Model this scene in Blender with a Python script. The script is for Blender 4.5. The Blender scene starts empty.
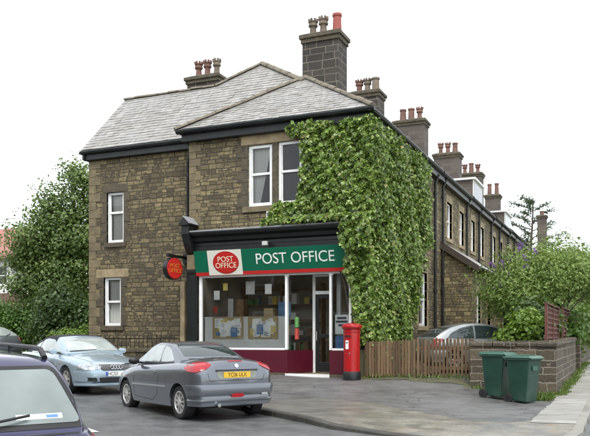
import bpy, bmesh, math, random
import numpy as np
from mathutils import Vector, Matrix
from mathutils.bvhtree import BVHTree

random.seed(7)
RNG = np.random.default_rng(11)
S = bpy.context.scene
COL = S.collection
PI = math.pi

# ------------------------------------------------------------------ camera, sky, sun, exposure
YAW = math.atan(330 / 760)
cam_d = bpy.data.cameras.new("camera")
cam = bpy.data.objects.new("camera", cam_d)
COL.objects.link(cam)
cam.location = (0, 0, 1.5)
cam.rotation_euler = (math.radians(90), 0, YAW)
cam_d.sensor_width = 36
cam_d.lens = 760 / 590 * 36
cam_d.shift_y = 118 / 590
cam_d.clip_end = 3000
S.camera = cam

SUN_EL, SUN_AZ = math.radians(58), math.radians(150)      # overcast: the sun only a broad bright patch
world = bpy.data.worlds.new("World")
S.world = world
world.use_nodes = True
wn = world.node_tree
wn.nodes.clear()
w_out = wn.nodes.new("ShaderNodeOutputWorld")
sky = wn.nodes.new("ShaderNodeTexSky")
sky.sky_type = 'NISHITA'
sky.sun_disc = False
sky.sun_elevation = SUN_EL
sky.sun_rotation = SUN_AZ
bg = wn.nodes.new("ShaderNodeBackground")
bg.inputs[1].default_value = 0.05
cloud = wn.nodes.new("ShaderNodeBackground")               # the even white cloud layer in front of the blue sky
cloud.inputs[0].default_value = (1.0, 1.0, 0.985, 1)
cloud.inputs[1].default_value = 0.85
addsh = wn.nodes.new("ShaderNodeAddShader")
wn.links.new(sky.outputs[0], bg.inputs[0])
wn.links.new(bg.outputs[0], addsh.inputs[0])
wn.links.new(cloud.outputs[0], addsh.inputs[1])
wn.links.new(addsh.outputs[0], w_out.inputs[0])

sun_d = bpy.data.lights.new("sun", 'SUN')
sun_d.energy = 1.5
sun_d.angle = math.radians(25)
sun_d.color = (1.0, 0.97, 0.92)
sun = bpy.data.objects.new("sun", sun_d)
COL.objects.link(sun)
sd = Vector((math.sin(SUN_AZ) * math.cos(SUN_EL), math.cos(SUN_AZ) * math.cos(SUN_EL), math.sin(SUN_EL)))
sun.rotation_euler = sd.to_track_quat('Z', 'Y').to_euler()
sun.location = sd * 60

S.view_settings.view_transform = 'Standard'
S.view_settings.look = 'None'
S.view_settings.exposure = 0.75
S.view_settings.gamma = 1.0
S.view_settings.use_curve_mapping = False
S.render.engine = 'CYCLES'
S.cycles.use_denoising = True
S.cycles.max_bounces = 6
S.cycles.transparent_max_bounces = 12

# ------------------------------------------------------------------ object helpers
def tag(o, label=None, cat=None, group=None, kind=None):
    if label: o["label"] = label
    if cat: o["category"] = cat
    if group: o["group"] = group
    if kind: o["kind"] = kind
    return o

def thing(name, label, cat, loc=(0, 0, 0), rz=0.0, group=None, local=False):
    o = bpy.data.objects.new(name, None)
    COL.objects.link(o)
    o.location = loc
    o.rotation_euler = (0, 0, rz)
    o.empty_display_size = 0.2
    tag(o, label, cat, group)
    o["_local"] = bool(local)
    return o

def adopt(o, parent):
    if parent is None: return o
    o.parent = parent
    if parent.type == 'EMPTY' and not parent.get("_local", False):
        o.matrix_parent_inverse = Matrix.Translation(-Vector(parent.location))
    return o

def link_mesh(me, name, parent=None):
    o = bpy.data.objects.new(name, me)
    COL.objects.link(o)
    return adopt(o, parent)

def copy_thing(root, loc, rz=None):
    def rec(o, par):
        c = o.copy()
        COL.objects.link(c)
        if par is not None:
            c.parent = par
        for ch in [x for x in list(bpy.data.objects) if x.parent is o]:
            rec(ch, c)
        return c
    c = rec(root, None)
    c.location = loc
    if rz is not None: c.rotation_euler = (0, 0, rz)
    return c

class MB:
    """Collects shapes and links them as one mesh."""
    def __init__(s):
        s.v, s.f, s.a = [], [], []
    def add(s, vs, fs, val=None):
        b = len(s.v)
        s.v += [tuple(p) for p in vs]
        for f in fs:
            s.f.append([b + i for i in f])
            s.a.append(random.random() if val is None else val)
        return s
    def box(s, x0, y0, z0, x1, y1, z1):
        x0, x1 = min(x0, x1), max(x0, x1); y0, y1 = min(y0, y1), max(y0, y1); z0, z1 = min(z0, z1), max(z0, z1)
        vs = [(x0, y0, z0), (x1, y0, z0), (x1, y1, z0), (x0, y1, z0), (x0, y0, z1), (x1, y0, z1), (x1, y1, z1), (x0, y1, z1)]
        return s.hexa(vs)
    def hexa(s, vs):
        return s.add(vs, [(0, 3, 2, 1), (4, 5, 6, 7), (0, 1, 5, 4), (1, 2, 6, 5), (2, 3, 7, 6), (3, 0, 4, 7)], random.random())
    def bar(s, p, q, w, h, up=(0, 0, 1)):
        p, q = Vector(p), Vector(q)
        d = (q - p).normalized()
        sx = d.cross(Vector(up))
        if sx.length < 1e-4: sx = d.cross(Vector((1, 0, 0)))
        sx.normalize()
        su = sx.cross(d).normalized()
        a, b = sx * w / 2, su * h / 2
        return s.hexa([p - a - b, p + a - b, q + a - b, q - a - b, p - a + b, p + a + b, q + a + b, q - a + b])
    def quad(s, a, b, c, d):
        return s.add([a, b, c, d], [(0, 1, 2, 3)])
    def poly(s, pts):
        return s.add(pts, [tuple(range(len(pts)))])
    def prism(s, poly, z0, z1):
        n = len(poly)
        vs = [(x, y, z0) for x, y in poly] + [(x, y, z1) for x, y in poly]
        fs = [tuple(range(n - 1, -1, -1)), tuple(range(n, 2 * n))] + [(i, (i + 1) % n, n + (i + 1) % n, n + i) for i in range(n)]
        return s.add(vs, fs, random.random())
    def solid(s, poly3, off):
        n = len(poly3); off = Vector(off)
        vs = [Vector(p) for p in poly3] + [Vector(p) + off for p in poly3]
        fs = [tuple(range(n - 1, -1, -1)), tuple(range(n, 2 * n))] + [(i, (i + 1) % n, n + (i + 1) % n, n + i) for i in range(n)]
        return s.add(vs, fs, random.random())
    def tube(s, pts, rad, n=8, cap=True):
        pts = [Vector(p) for p in pts]
        if not isinstance(rad, (list, tuple)): rad = [rad] * len(pts)
        vs, fs = [], []
        ref = None
        for i, p in enumerate(pts):
            d = (pts[min(i + 1, len(pts) - 1)] - pts[max(i - 1, 0)])
            d.normalize()
            if ref is None:
                ref = d.cross(Vector((0, 0, 1)))
                if ref.length < 0.05: ref = d.cross(Vector((1, 0, 0)))
            ref = (ref - d * ref.dot(d)).normalized()
            o = d.cross(ref)
            for k in range(n):
                t = 2 * PI * k / n
                vs.append(p + (ref * math.cos(t) + o * math.sin(t)) * rad[i])
        for i in range(len(pts) - 1):
            for k in range(n):
                a, b = i * n + k, i * n + (k + 1) % n
                fs.append((a, b, b + n, a + n))
        if cap:
            fs.append(tuple(range(n - 1, -1, -1)))
            fs.append(tuple((len(pts) - 1) * n + k for k in range(n)))
        return s.add(vs, fs, random.random())
    def lathe(s, prof, c=(0, 0, 0), n=24, axis='z', close=False, cap=True):
        c = Vector(c)
        vs, fs = [], []
        m = len(prof)
        for r, h in prof:
            for k in range(n):
                t = 2 * PI * k / n
                a, b = r * math.cos(t), r * math.sin(t)
                vs.append(c + (Vector((a, b, h)) if axis == 'z' else Vector((a, h, b)) if axis == 'y' else Vector((h, a, b))))
        rng = m if close else m - 1
        for i in range(rng):
            for k in range(n):
                a, b = i * n + k, i * n + (k + 1) % n
                j = (i + 1) % m
                fs.append((a, b, j * n + (k + 1) % n, j * n + k))
        if cap and not close:
            if prof[0][0] > 1e-5: fs.append(tuple(range(n - 1, -1, -1)))
            if prof[-1][0] > 1e-5: fs.append(tuple((m - 1) * n + k for k in range(n)))
        return s.add(vs, fs, random.random())
    def sweep(s, path, prof, closed=False):
        """prof: (out, up) pairs swept along a level path of 3D points; out is to the right of travel."""
        path = [Vector(p) for p in path]
        n, m = len(path), len(prof)
        vs, fs = [], []
        for i, p in enumerate(path):
            a = path[(i - 1) % n] if (closed or i > 0) else p
            b = path[(i + 1) % n] if (closed or i < n - 1) else p
            d1 = (p - a); d2 = (b - p)
            d1.z = d2.z = 0
            if d1.length < 1e-6: d1 = d2.copy()
            if d2.length < 1e-6: d2 = d1.copy()
            d1.normalize(); d2.normalize()
            n1 = Vector((d1.y, -d1.x, 0)); n2 = Vector((d2.y, -d2.x, 0))
            nn = (n1 + n2).normalized()
            k = 1 / max(0.4, nn.dot(n1))
            for o, u in prof:
                vs.append(p + nn * (o * k) + Vector((0, 0, u)))
        for i in range(n if closed else n - 1):
            j = (i + 1) % n
            for k in range(m):
                l = (k + 1) % m
                fs.append((i * m + k, i * m + l, j * m + l, j * m + k))
        if not closed:
            fs.append(tuple(range(m)))
            fs.append(tuple((n - 1) * m + k for k in range(m - 1, -1, -1)))
        return s.add(vs, fs, random.random())
    def build(s, name, mat, parent=None, smooth=False, bevel=0, angle=35, fix=True):
        me = bpy.data.meshes.new(name)
        me.from_pydata(s.v, [], s.f)
        if fix:
            bm = bmesh.new(); bm.from_mesh(me)
            bmesh.ops.recalc_face_normals(bm, faces=bm.faces[:])
            bm.to_mesh(me); bm.free()
        at = me.attributes.new("v", 'FLOAT', 'FACE')
        if len(me.polygons) == len(s.a): at.data.foreach_set("value", s.a)
        me.materials.append(mat)
        if smooth:
            me.polygons.foreach_set("use_smooth", [True] * len(me.polygons))
            me.set_sharp_from_angle(angle=math.radians(angle))
        o = link_mesh(me, name, parent)
        if bevel:
            b = o.modifiers.new("bevel", 'BEVEL')
            b.width = bevel; b.segments = 2; b.limit_method = 'ANGLE'; b.angle_limit = math.radians(40)
        return o

def text(name, body, size, mat, parent, loc, rot, sx=1.0, align='CENTER', ext=0.004, space=1.0):
    cu = bpy.data.curves.new(name, 'FONT')
    cu.body = body
    cu.size = size
    cu.extrude = ext
    cu.align_x = align
    cu.align_y = 'CENTER'
    cu.space_character = space
    cu.materials.append(mat)
    tmp = bpy.data.objects.new(name, cu)
    COL.objects.link(tmp)
    bpy.context.view_layer.update()
    me = bpy.data.meshes.new_from_object(tmp.evaluated_get(bpy.context.evaluated_depsgraph_get()))
    bpy.data.objects.remove(tmp)
    bpy.data.curves.remove(cu)
    if not me.materials: me.materials.append(mat)
    o = link_mesh(me, name, parent)
    o.location = loc
    o.rotation_euler = rot
    o.scale = (sx, 1, 1)
    return o

# ------------------------------------------------------------------ materials
class NT:
    def __init__(s, name):
        s.m = bpy.data.materials.new(name)
        s.m.use_nodes = True
        s.t = s.m.node_tree
        s.b = s.t.nodes["Principled BSDF"]
        s.out = s.t.nodes["Material Output"]
    def n(s, typ, **kw):
        nd = s.t.nodes.new("ShaderNode" + typ)
        for k, v in kw.items(): setattr(nd, k, v)
        return nd
    def l(s, a, b): s.t.links.new(a, b)
    def val(s, sock, v):
        if hasattr(v, "is_output") or isinstance(v, bpy.types.NodeSocket): s.l(v, sock)
        else: sock.default_value = v
    def math(s, op, a, b=0.0, c=None, clamp=False):
        nd = s.n("Math", operation=op); nd.use_clamp = clamp
        s.val(nd.inputs[0], a); s.val(nd.inputs[1], b)
        if c is not None: s.val(nd.inputs[2], c)
        return nd.outputs[0]
    def mix(s, f, a, b, mode='MIX'):
        nd = s.n("Mix", data_type='RGBA', blend_type=mode)
        s.val(nd.inputs[0], f)
        for i, v in ((6, a), (7, b)):
            if isinstance(v, bpy.types.NodeSocket): s.l(v, nd.inputs[i])
            else: nd.inputs[i].default_value = tuple(v) + ((1,) if len(v) == 3 else ())
        return nd.outputs[2]
    def noise(s, scale, detail=4, rough=0.55, vec=None, dist=0.0):
        nd = s.n("TexNoise")
        nd.inputs["Scale"].default_value = scale
        nd.inputs["Detail"].default_value = detail
        nd.inputs["Roughness"].default_value = rough
        nd.inputs["Distortion"].default_value = dist
        s.l(vec if vec is not None else s.obj(), nd.inputs["Vector"])
        return nd.outputs[0]
    def obj(s):
        if not hasattr(s, "_tc"): s._tc = s.n("TexCoord")
        return s._tc.outputs["Object"]
    def scaled(s, vec, k):
        nd = s.n("Mapping"); nd.inputs["Scale"].default_value = k
        s.l(vec, nd.inputs["Vector"]); return nd.outputs[0]
    def ramp(s, fac, stops, interp='LINEAR'):
        nd = s.n("ValToRGB")
        cr = nd.color_ramp
        cr.interpolation = interp
        while len(cr.elements) < len(stops): cr.elements.new(0.5)
        for e, (p, c) in zip(cr.elements, stops):
            e.position = p
            e.color = tuple(c) + (1,) if len(c) == 3 else c
        s.val(nd.inputs[0], fac)
        return nd.outputs[0]
    def attr(s, name="v"):
        nd = s.n("Attribute"); nd.attribute_name = name; nd.attribute_type = 'GEOMETRY'
        return nd.outputs["Fac"]
    def bump(s, h, strength=0.5, dist=0.01):
        nd = s.n("Bump"); nd.inputs["Strength"].default_value = strength; nd.inputs["Distance"].default_value = dist
        s.l(h, nd.inputs["Height"]); s.l(nd.outputs[0], s.b.inputs["Normal"])
    def set(s, **kw):
        for k, v in kw.items():
            i = s.b.inputs[k.replace("_", " ")]
            if isinstance(v, tuple) and len(v) == 3: v = v + (1,)
            s.val(i, v)
        return s

def plain(name, c, rough=0.6, var=0.15, scale=6, metal=0, bump=0.0, bscale=40, coat=0, spec=0.5, dirt=None, dirt_amt=0.5):
    t = NT(name)
    f = t.noise(scale, 5)
    lo = tuple(x * (1 - var) for x in c); hi = tuple(min(1, x * (1 + var)) for x in c)
    col = t.ramp(f, [(0.3, lo), (0.7, hi)])
    if dirt is not None:
        g = t.noise(scale * 0.4 + 0.7, 6, 0.65)
        m = t.ramp(g, [(0.45, (0, 0, 0)), (0.75, (dirt_amt,) * 3)])
        col = t.mix(m, col, dirt)
    t.set(Base_Color=col, Roughness=t.math('ADD', rough - 0.06, t.math('MULTIPLY', t.noise(scale * 3), 0.12)), Metallic=metal)
    t.b.inputs["Specular IOR Level"].default_value = spec
    if coat:
        t.b.inputs["Coat Weight"].default_value = coat
        t.b.inputs["Coat Roughness"].default_value = 0.06
    if bump: t.bump(t.noise(bscale, 4), bump, 0.01)
    return t.m

def stone(name, stops, mortar, row=0.155, bw=0.36, soot=0.5, msize=0.012, bdist=0.02, wet=0.75, wob=0.014, split=0.56):
    t = NT(name)
    g = t.n("NewGeometry")
    sp = t.n("SeparateXYZ"); t.l(g.outputs["Position"], sp.inputs[0])
    sn = t.n("SeparateXYZ"); t.l(g.outputs["True Normal"], sn.inputs[0])
    ax = t.math('ABSOLUTE', sn.outputs[0]); ay = t.math('ABSOLUTE', sn.outputs[1])
    side = t.math('GREATER_THAN', ax, ay)
    u = t.math('ADD', t.math('MULTIPLY', sp.outputs[1], side), t.math('MULTIPLY', sp.outputs[0], t.math('SUBTRACT', 1.0, side)))
    P = g.outputs["Position"]
    # courses of differing height, stones of differing length, edges that wander
    zz = t.math('ADD', sp.outputs[2], t.math('MULTIPLY', t.math('SINE', t.math('MULTIPLY', sp.outputs[2], 9.1)), 0.028))
    row_id = t.n("TexWhiteNoise", noise_dimensions='1D'); t.l(t.math('FLOOR', t.math('DIVIDE', zz, row)), row_id.inputs["W"])
    uu = t.math('ADD', u, t.math('MULTIPLY', row_id.outputs[0], 3.7))
    uu = t.math('ADD', uu, t.math('MULTIPLY', t.math('SINE', t.math('ADD', t.math('MULTIPLY', uu, 6.3), t.math('MULTIPLY', row_id.outputs[0], 20.0))), 0.055))
    wx = t.math('MULTIPLY', t.math('SUBTRACT', t.noise(7, 3, vec=P), 0.5), wob * 2.2)
    wz = t.math('MULTIPLY', t.math('SUBTRACT', t.noise(5.3, 3, vec=P, dist=0.4), 0.5), wob * 2.2)
    cv = t.n("CombineXYZ")
    t.l(t.math('ADD', uu, wx), cv.inputs[0]); t.l(t.math('ADD', zz, wz), cv.inputs[1])
    b = t.n("TexBrick")
    b.offset = 0.5; b.squash = 1
    b.inputs["Color1"].default_value = (0, 0, 0, 1); b.inputs["Color2"].default_value = (1, 1, 1, 1)
    b.inputs["Mortar"].default_value = (0.5, 0.5, 0.5, 1)
    b.inputs["Scale"].default_value = 1
    b.inputs["Mortar Size"].default_value = msize
    b.inputs["Mortar Smooth"].default_value = 0.4
    b.inputs["Brick Width"].default_value = bw
    b.inputs["Row Height"].default_value = row
    t.l(cv.outputs[0], b.inputs["Vector"])
    # some courses are split into smaller stones
    b2 = t.n("TexBrick")
    b2.offset = 0.43; b2.squash = 1
    for nm, vv in (("Color1", (0, 0, 0, 1)), ("Color2", (1, 1, 1, 1)), ("Mortar", (0.5, 0.5, 0.5, 1))): b2.inputs[nm].default_value = vv
    b2.inputs["Scale"].default_value = 1
    b2.inputs["Mortar Size"].default_value = msize
    b2.inputs["Mortar Smooth"].default_value = 0.4
    b2.inputs["Brick Width"].default_value = bw * 0.62
    b2.inputs["Row Height"].default_value = row * 0.5
    t.l(cv.outputs[0], b2.inputs["Vector"])
    pick = t.math('GREATER_THAN', t.noise(2.6, 2, vec=P), split)
    bcol = t.mix(pick, b.outputs["Color"], b2.outputs["Color"])
    bfac = t.math('ADD', t.math('MULTIPLY', b.outputs["Fac"], t.math('SUBTRACT', 1.0, pick)), t.math('MULTIPLY', t.math('MAXIMUM', b.outputs["Fac"], b2.outputs["Fac"]), pick))
    grain = t.noise(38, 6, 0.7, vec=P)
    patch = t.noise(1.1, 4, 0.6, vec=P)
    col = t.ramp(t.math('ADD', t.math('MULTIPLY', bcol, 0.75), t.math('MULTIPLY', t.noise(4.5, 4, 0.6, vec=P), 0.3)), stops)
    col = t.mix(0.7, col, t.ramp(grain, [(0.25, (0.55, 0.55, 0.55)), (0.75, (1.35, 1.3, 1.22))]), 'MULTIPLY')
    blotch = t.noise(9, 4, 0.6, vec=P)
    col = t.mix(t.ramp(blotch, [(0.44, (0, 0, 0)), (0.68, (soot,) * 3)]), col, (0.045, 0.038, 0.03))
    mcol = t.mix(t.noise(6, 3, vec=P), tuple(x * 0.55 for x in mortar), mortar)
    col = t.mix(bfac, col, mcol)
    col = t.mix(t.ramp(patch, [(0.42, (0, 0, 0)), (0.75, (soot,) * 3)]), col, (0.05, 0.042, 0.033))
    t.set(Base_Color=col, Roughness=t.math('ADD', wet - 0.1, t.math('MULTIPLY', grain, 0.25)))
    h = t.math('ADD', t.math('MULTIPLY', t.math('SUBTRACT', 1.0, bfac), 1.0), t.math('MULTIPLY', grain, 0.55))
    h = t.math('ADD', h, t.math('MULTIPLY', t.noise(13, 3, vec=P), 0.7))
    t.bump(h, 0.9, bdist * 1.5)
    return t.m

def leafmat(name, stops, rough=0.45, trans=0.25, spec=0.4):
    t = NT(name)
    col = t.ramp(t.attr(), stops)
    t.set(Base_Color=col, Roughness=rough)
    t.b.inputs["Specular IOR Level"].default_value = spec
    tr = t.n("BsdfTranslucent")
    t.l(t.mix(0.5, col, (0.25, 0.35, 0.05), 'MIX'), tr.inputs[0])
    mx = t.n("MixShader"); mx.inputs[0].default_value = trans
    t.l(t.b.outputs[0], mx.inputs[1]); t.l(tr.outputs[0], mx.inputs[2])
    t.l(mx.outputs[0], t.out.inputs[0])
    return t.m

def glassmat(name, tint=(0.97, 0.99, 0.98), ior=1.55, keep=0.95):
    t = NT(name)
    t.t.nodes.remove(t.b)
    tr = t.n("BsdfTransparent"); tr.inputs[0].default_value = tuple(x * keep for x in tint) + (1,)
    gl = t.n("BsdfGlossy"); gl.inputs["Roughness"].default_value = 0.015
    fr = t.n("Fresnel"); fr.inputs["IOR"].default_value = ior
    wv = t.noise(1.6, 2)
    bm_ = t.n("Bump"); bm_.inputs["Strength"].default_value = 0.05; bm_.inputs["Distance"].default_value = 0.02
    t.l(wv, bm_.inputs["Height"]); t.l(bm_.outputs[0], gl.inputs["Normal"])
    mx = t.n("MixShader")
    t.l(fr.outputs[0], mx.inputs[0]); t.l(tr.outputs[0], mx.inputs[1]); t.l(gl.outputs[0], mx.inputs[2])
    t.l(mx.outputs[0], t.out.inputs[0])
    return t.m

def carglass(name, c=(0.02, 0.025, 0.025), ior=2.1):  # opaque; the paler base colours stand for sky mirrored in the glass
    t = NT(name)
    t.set(Base_Color=t.ramp(t.noise(2.5, 3), [(0.3, tuple(x * 0.7 for x in c)), (0.7, c)]), Roughness=0.03)
    t.b.inputs["IOR"].default_value = ior
    return t.m

def paint(name, c, metal=0.5, rough=0.32):
    t = NT(name)
    f = t.noise(900, 1)
    col = t.ramp(f, [(0.3, tuple(x * 0.8 for x in c)), (0.7, tuple(x * 1.2 for x in c))])
    drops = t.noise(160, 2)
    t.set(Base_Color=col, Roughness=t.math('ADD', rough - 0.08, t.math('MULTIPLY', t.noise(5, 5), 0.16)), Metallic=metal)
    t.b.inputs["Coat Weight"].default_value = 1.0
    t.b.inputs["Coat Roughness"].default_value = 0.04
    t.bump(t.math('GREATER_THAN', drops, 0.68), 0.12, 0.002)
    return t.m

TAN = [(0.0, (0.07, 0.059, 0.036)), (0.25, (0.14, 0.113, 0.059)), (0.5, (0.235, 0.19, 0.094)), (0.75, (0.31, 0.252, 0.125)), (1.0, (0.41, 0.335, 0.175))]
M = {}
M['stone'] = stone('coursed_sandstone', TAN, (0.075, 0.064, 0.042), soot=0.6, row=0.128, bw=0.31, msize=0.015, wob=0.026)
M['stone_side'] = stone('coursed_sandstone_side', TAN, (0.09, 0.075, 0.05), soot=0.5, row=0.135, bw=0.33, msize=0.014, wob=0.02)
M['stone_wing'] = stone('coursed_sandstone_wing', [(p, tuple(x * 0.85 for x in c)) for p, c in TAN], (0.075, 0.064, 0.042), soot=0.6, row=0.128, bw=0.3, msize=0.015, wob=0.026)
M['stone_black'] = stone('sooty_chimney_stone', [(0, (0.022, 0.02, 0.018)), (0.5, (0.045, 0.04, 0.034)), (1, (0.075, 0.065, 0.05))], (0.26, 0.23, 0.19), row=0.25, bw=0.5, soot=0.3, msize=0.016, split=9.0)
M['stone_brown'] = stone('brown_chimney_stone', [(0, (0.075, 0.065, 0.058)), (0.5, (0.115, 0.098, 0.085)), (1, (0.165, 0.14, 0.12))], (0.16, 0.14, 0.12), row=0.2, bw=0.45, soot=0.3, split=9.0)
M['stone_garden'] = stone('garden_wall_stone', [(0, (0.045, 0.038, 0.028)), (0.5, (0.095, 0.078, 0.052)), (1, (0.18, 0.145, 0.095))], (0.36, 0.32, 0.25), row=0.19, split=0.66, bw=0.55, soot=0.4, msize=0.017, bdist=0.035, wob=0.03)
M['ashlar_dark'] = plain('sooty_dressed_stone', (0.078, 0.065, 0.043), 0.75, 0.35, 7, bump=0.5, dirt=(0.12, 0.095, 0.053), dirt_amt=0.6)
M['ashlar'] = plain('dressed_sandstone', (0.33, 0.26, 0.15), 0.75, 0.22, 4, bump=0.35, dirt=(0.08, 0.065, 0.045), dirt_amt=0.6)
M['ashlar_mid'] = plain('weathered_dressed_stone', (0.2, 0.162, 0.09), 0.75, 0.35, 7, bump=0.5, dirt=(0.05, 0.042, 0.03), dirt_amt=0.9)
M['white'] = plain('white_gloss_paint', (0.84, 0.85, 0.83), 0.35, 0.05, 5, dirt=(0.5, 0.5, 0.46), dirt_amt=0.35)
M['black'] = plain('black_gloss_paint', (0.012, 0.014, 0.014), 0.35, 0.3, 4, bump=0.15, bscale=12)
M['gutter'] = plain('dark_gutter_paint', (0.011, 0.014, 0.015), 0.45, 0.35, 3, bump=0.2, bscale=8, dirt=(0.06, 0.06, 0.05), dirt_amt=0.4)
M['maroon'] = plain('maroon_paint', (0.085, 0.006, 0.018), 0.35, 0.12, 3)
M['green_sign'] = plain('green_sign_panel', (0.0, 0.12, 0.062), 0.35, 0.05, 2)
M['red_sign'] = plain('red_sign_panel', (0.5, 0.018, 0.014), 0.35, 0.06, 3)
M['cream_sign'] = plain('cream_sign_panel', (0.72, 0.7, 0.6), 0.4, 0.03, 2)
M['letter_white'] = plain('sign_white_lettering', (0.8, 0.82, 0.76), 0.4, 0.02, 5)
M['letter_cream'] = plain('sign_cream_lettering', (0.82, 0.75, 0.55), 0.4, 0.02, 5)
M['postbox_red'] = plain('pillar_box_red', (0.4, 0.006, 0.009), 0.28, 0.08, 4, coat=0.5, bump=0.06, bscale=14)
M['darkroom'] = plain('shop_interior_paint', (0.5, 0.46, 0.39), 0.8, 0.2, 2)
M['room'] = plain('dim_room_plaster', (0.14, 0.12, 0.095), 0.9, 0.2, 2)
M['curtain'] = plain('net_curtain', (0.66, 0.65, 0.61), 0.9, 0.08, 20)
M['glass'] = glassmat('window_glass', ior=1.6)
M['shopglass'] = glassmat('shop_window_glass', keep=0.99, ior=1.6)
M['cork'] = plain('cork_board', (0.5, 0.38, 0.2), 0.9, 0.2, 60)
M['paper'] = plain('pinned_paper', (0.88, 0.89, 0.86), 0.8, 0.05, 12)
M['paper_y'] = plain('yellow_paper', (0.75, 0.6, 0.16), 0.8, 0.05, 12)
M['paper_b'] = plain('blue_paper', (0.12, 0.25, 0.48), 0.8, 0.1, 12)
M['ink'] = plain('printed_ink', (0.08, 0.09, 0.12), 0.8, 0.2, 30)
M['poster_r'] = plain('red_poster', (0.5, 0.07, 0.05), 0.6, 0.2, 14)
M['poster_g'] = plain('green_poster', (0.12, 0.34, 0.1), 0.6, 0.25, 14)
M['box_blue'] = plain('blue_packet', (0.1, 0.2, 0.35), 0.6, 0.3, 9)
M['box_brown'] = plain('brown_packet', (0.22, 0.13, 0.06), 0.7, 0.3, 9)
M['box_grey'] = plain('grey_plastic', (0.5, 0.5, 0.48), 0.5, 0.1, 9)
M['pot_red'] = plain('terracotta_pot', (0.2, 0.105, 0.08), 0.85, 0.3, 8, dirt=(0.07, 0.058, 0.05), dirt_amt=0.85)
M['pot_tan'] = plain('buff_pot', (0.2, 0.16, 0.12), 0.8, 0.25, 8, dirt=(0.05, 0.045, 0.04), dirt_amt=0.8)
M['pot_new'] = plain('new_red_pot', (0.33, 0.085, 0.065), 0.7, 0.1, 8)
M['ridge'] = plain('lichened_ridge_tile', (0.17, 0.145, 0.105), 0.7, 0.35, 6, bump=0.3, dirt=(0.085, 0.08, 0.06), dirt_amt=0.7)
def wood_mat():
    t = NT('weathered_brown_picket')
    col = t.ramp(t.attr(), [(0, (0.09, 0.055, 0.03)), (0.5, (0.15, 0.09, 0.046)), (1, (0.215, 0.138, 0.075))])
    g = t.noise(1.0, 5, 0.6, vec=t.scaled(t.obj(), (30, 30, 2.5)))
    col = t.mix(0.6, col, t.ramp(g, [(0.3, (0.55,) * 3), (0.7, (1.3,) * 3)]), 'MULTIPLY')
    col = t.mix(t.ramp(t.noise(3.2, 5, 0.65), [(0.5, (0, 0, 0)), (0.75, (0.75,) * 3)]), col, (0.085, 0.09, 0.04))
    t.set(Base_Color=col, Roughness=0.75)
    t.bump(g, 0.4, 0.006)
    return t.m
M['wood'] = wood_mat()
M['wood_red'] = plain('red_brown_stained_wood', (0.11, 0.038, 0.027), 0.7, 0.3, 8, bump=0.3)
M['bin'] = plain('dark_green_plastic', (0.008, 0.046, 0.03), 0.45, 0.25, 3, bump=0.08, dirt=(0.05, 0.085, 0.065), dirt_amt=0.55)
M['bin_lid'] = plain('faded_green_plastic', (0.03, 0.1, 0.07), 0.3, 0.15, 4)
M['rubber'] = plain('black_rubber', (0.016, 0.016, 0.016), 0.8, 0.2, 12)
M['tyre'] = plain('tyre_rubber', (0.014, 0.014, 0.015), 0.7, 0.25, 10)
M['alloy'] = plain('alloy_wheel', (0.62, 0.62, 0.6), 0.35, 0.1, 8, metal=0.7)
M['trim'] = plain('black_trim', (0.012, 0.012, 0.013), 0.45, 0.2, 10)
M['softtop'] = plain('dark_soft_top', (0.02, 0.022, 0.028), 0.85, 0.25, 60, bump=0.15, bscale=200)
M['chrome'] = plain('chrome', (0.75, 0.76, 0.77), 0.12, 0.03, 4, metal=1.0)
M['lens_red'] = plain('red_lamp_lens', (0.36, 0.012, 0.02), 0.2, 0.2, 14, coat=0.3)
M['lens_clear'] = plain('clear_lamp_lens', (0.42, 0.45, 0.47), 0.08, 0.4, 12, metal=0.5, coat=1.0)
M['lens_amber'] = plain('amber_lens', (0.6, 0.2, 0.02), 0.15, 0.1, 10, coat=1.0)
M['plate_y'] = plain('yellow_plate', (0.72, 0.44, 0.03), 0.4, 0.04, 5)
M['plate_w'] = plain('white_plate', (0.78, 0.78, 0.74), 0.4, 0.04, 5)
M['plate_blue'] = plain('blue_plate_band', (0.02, 0.08, 0.45), 0.4, 0.04, 5)
M['paint_grey'] = paint('steel_grey_car_paint', (0.15, 0.165, 0.19), 0.7, 0.3)
M['paint_ice'] = paint('ice_blue_car_paint', (0.35, 0.45, 0.52), 0.5)
M['paint_navy'] = paint('violet_blue_car_paint', (0.022, 0.022, 0.08), 0.3)
M['paint_silver'] = paint('silver_car_paint', (0.33, 0.355, 0.36), 0.55)
M['paint_dull'] = paint('dull_grey_car_paint', (0.2, 0.22, 0.24), 0.5)
M['carglass'] = carglass('car_glass', (0.16, 0.19, 0.185), 2.0)
M['carglass_skypale'] = carglass('sky_pale_car_glass', (0.42, 0.47, 0.45), 2.1)  # bright sky reflection put into the base colour
M['carglass_mid'] = carglass('mid_car_glass', (0.22, 0.26, 0.25), 1.75)
M['carglass_dark'] = carglass('dark_car_glass', (0.03, 0.045, 0.045), 1.8)
M['bark'] = plain('tree_bark', (0.085, 0.07, 0.052), 0.9, 0.35, 6, bump=0.6)
M['redroof'] = plain('red_clay_tiles', (0.34, 0.15, 0.125), 0.8, 0.15, 8, bump=0.3)
M['render'] = plain('white_render', (0.74, 0.74, 0.72), 0.8, 0.05, 3)
M['fliebrick'] = plain('dark_brick', (0.16, 0.1, 0.075), 0.8, 0.2, 12)
M['lamp_white'] = plain('white_lamp_housing', (0.7, 0.7, 0.68), 0.4, 0.1, 8)
M['barge'] = plain('dark_brown_board', (0.05, 0.036, 0.027), 0.7, 0.2, 6)
M['lead'] = plain('lead_sheet', (0.3, 0.31, 0.33), 0.45, 0.15, 4)
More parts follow.
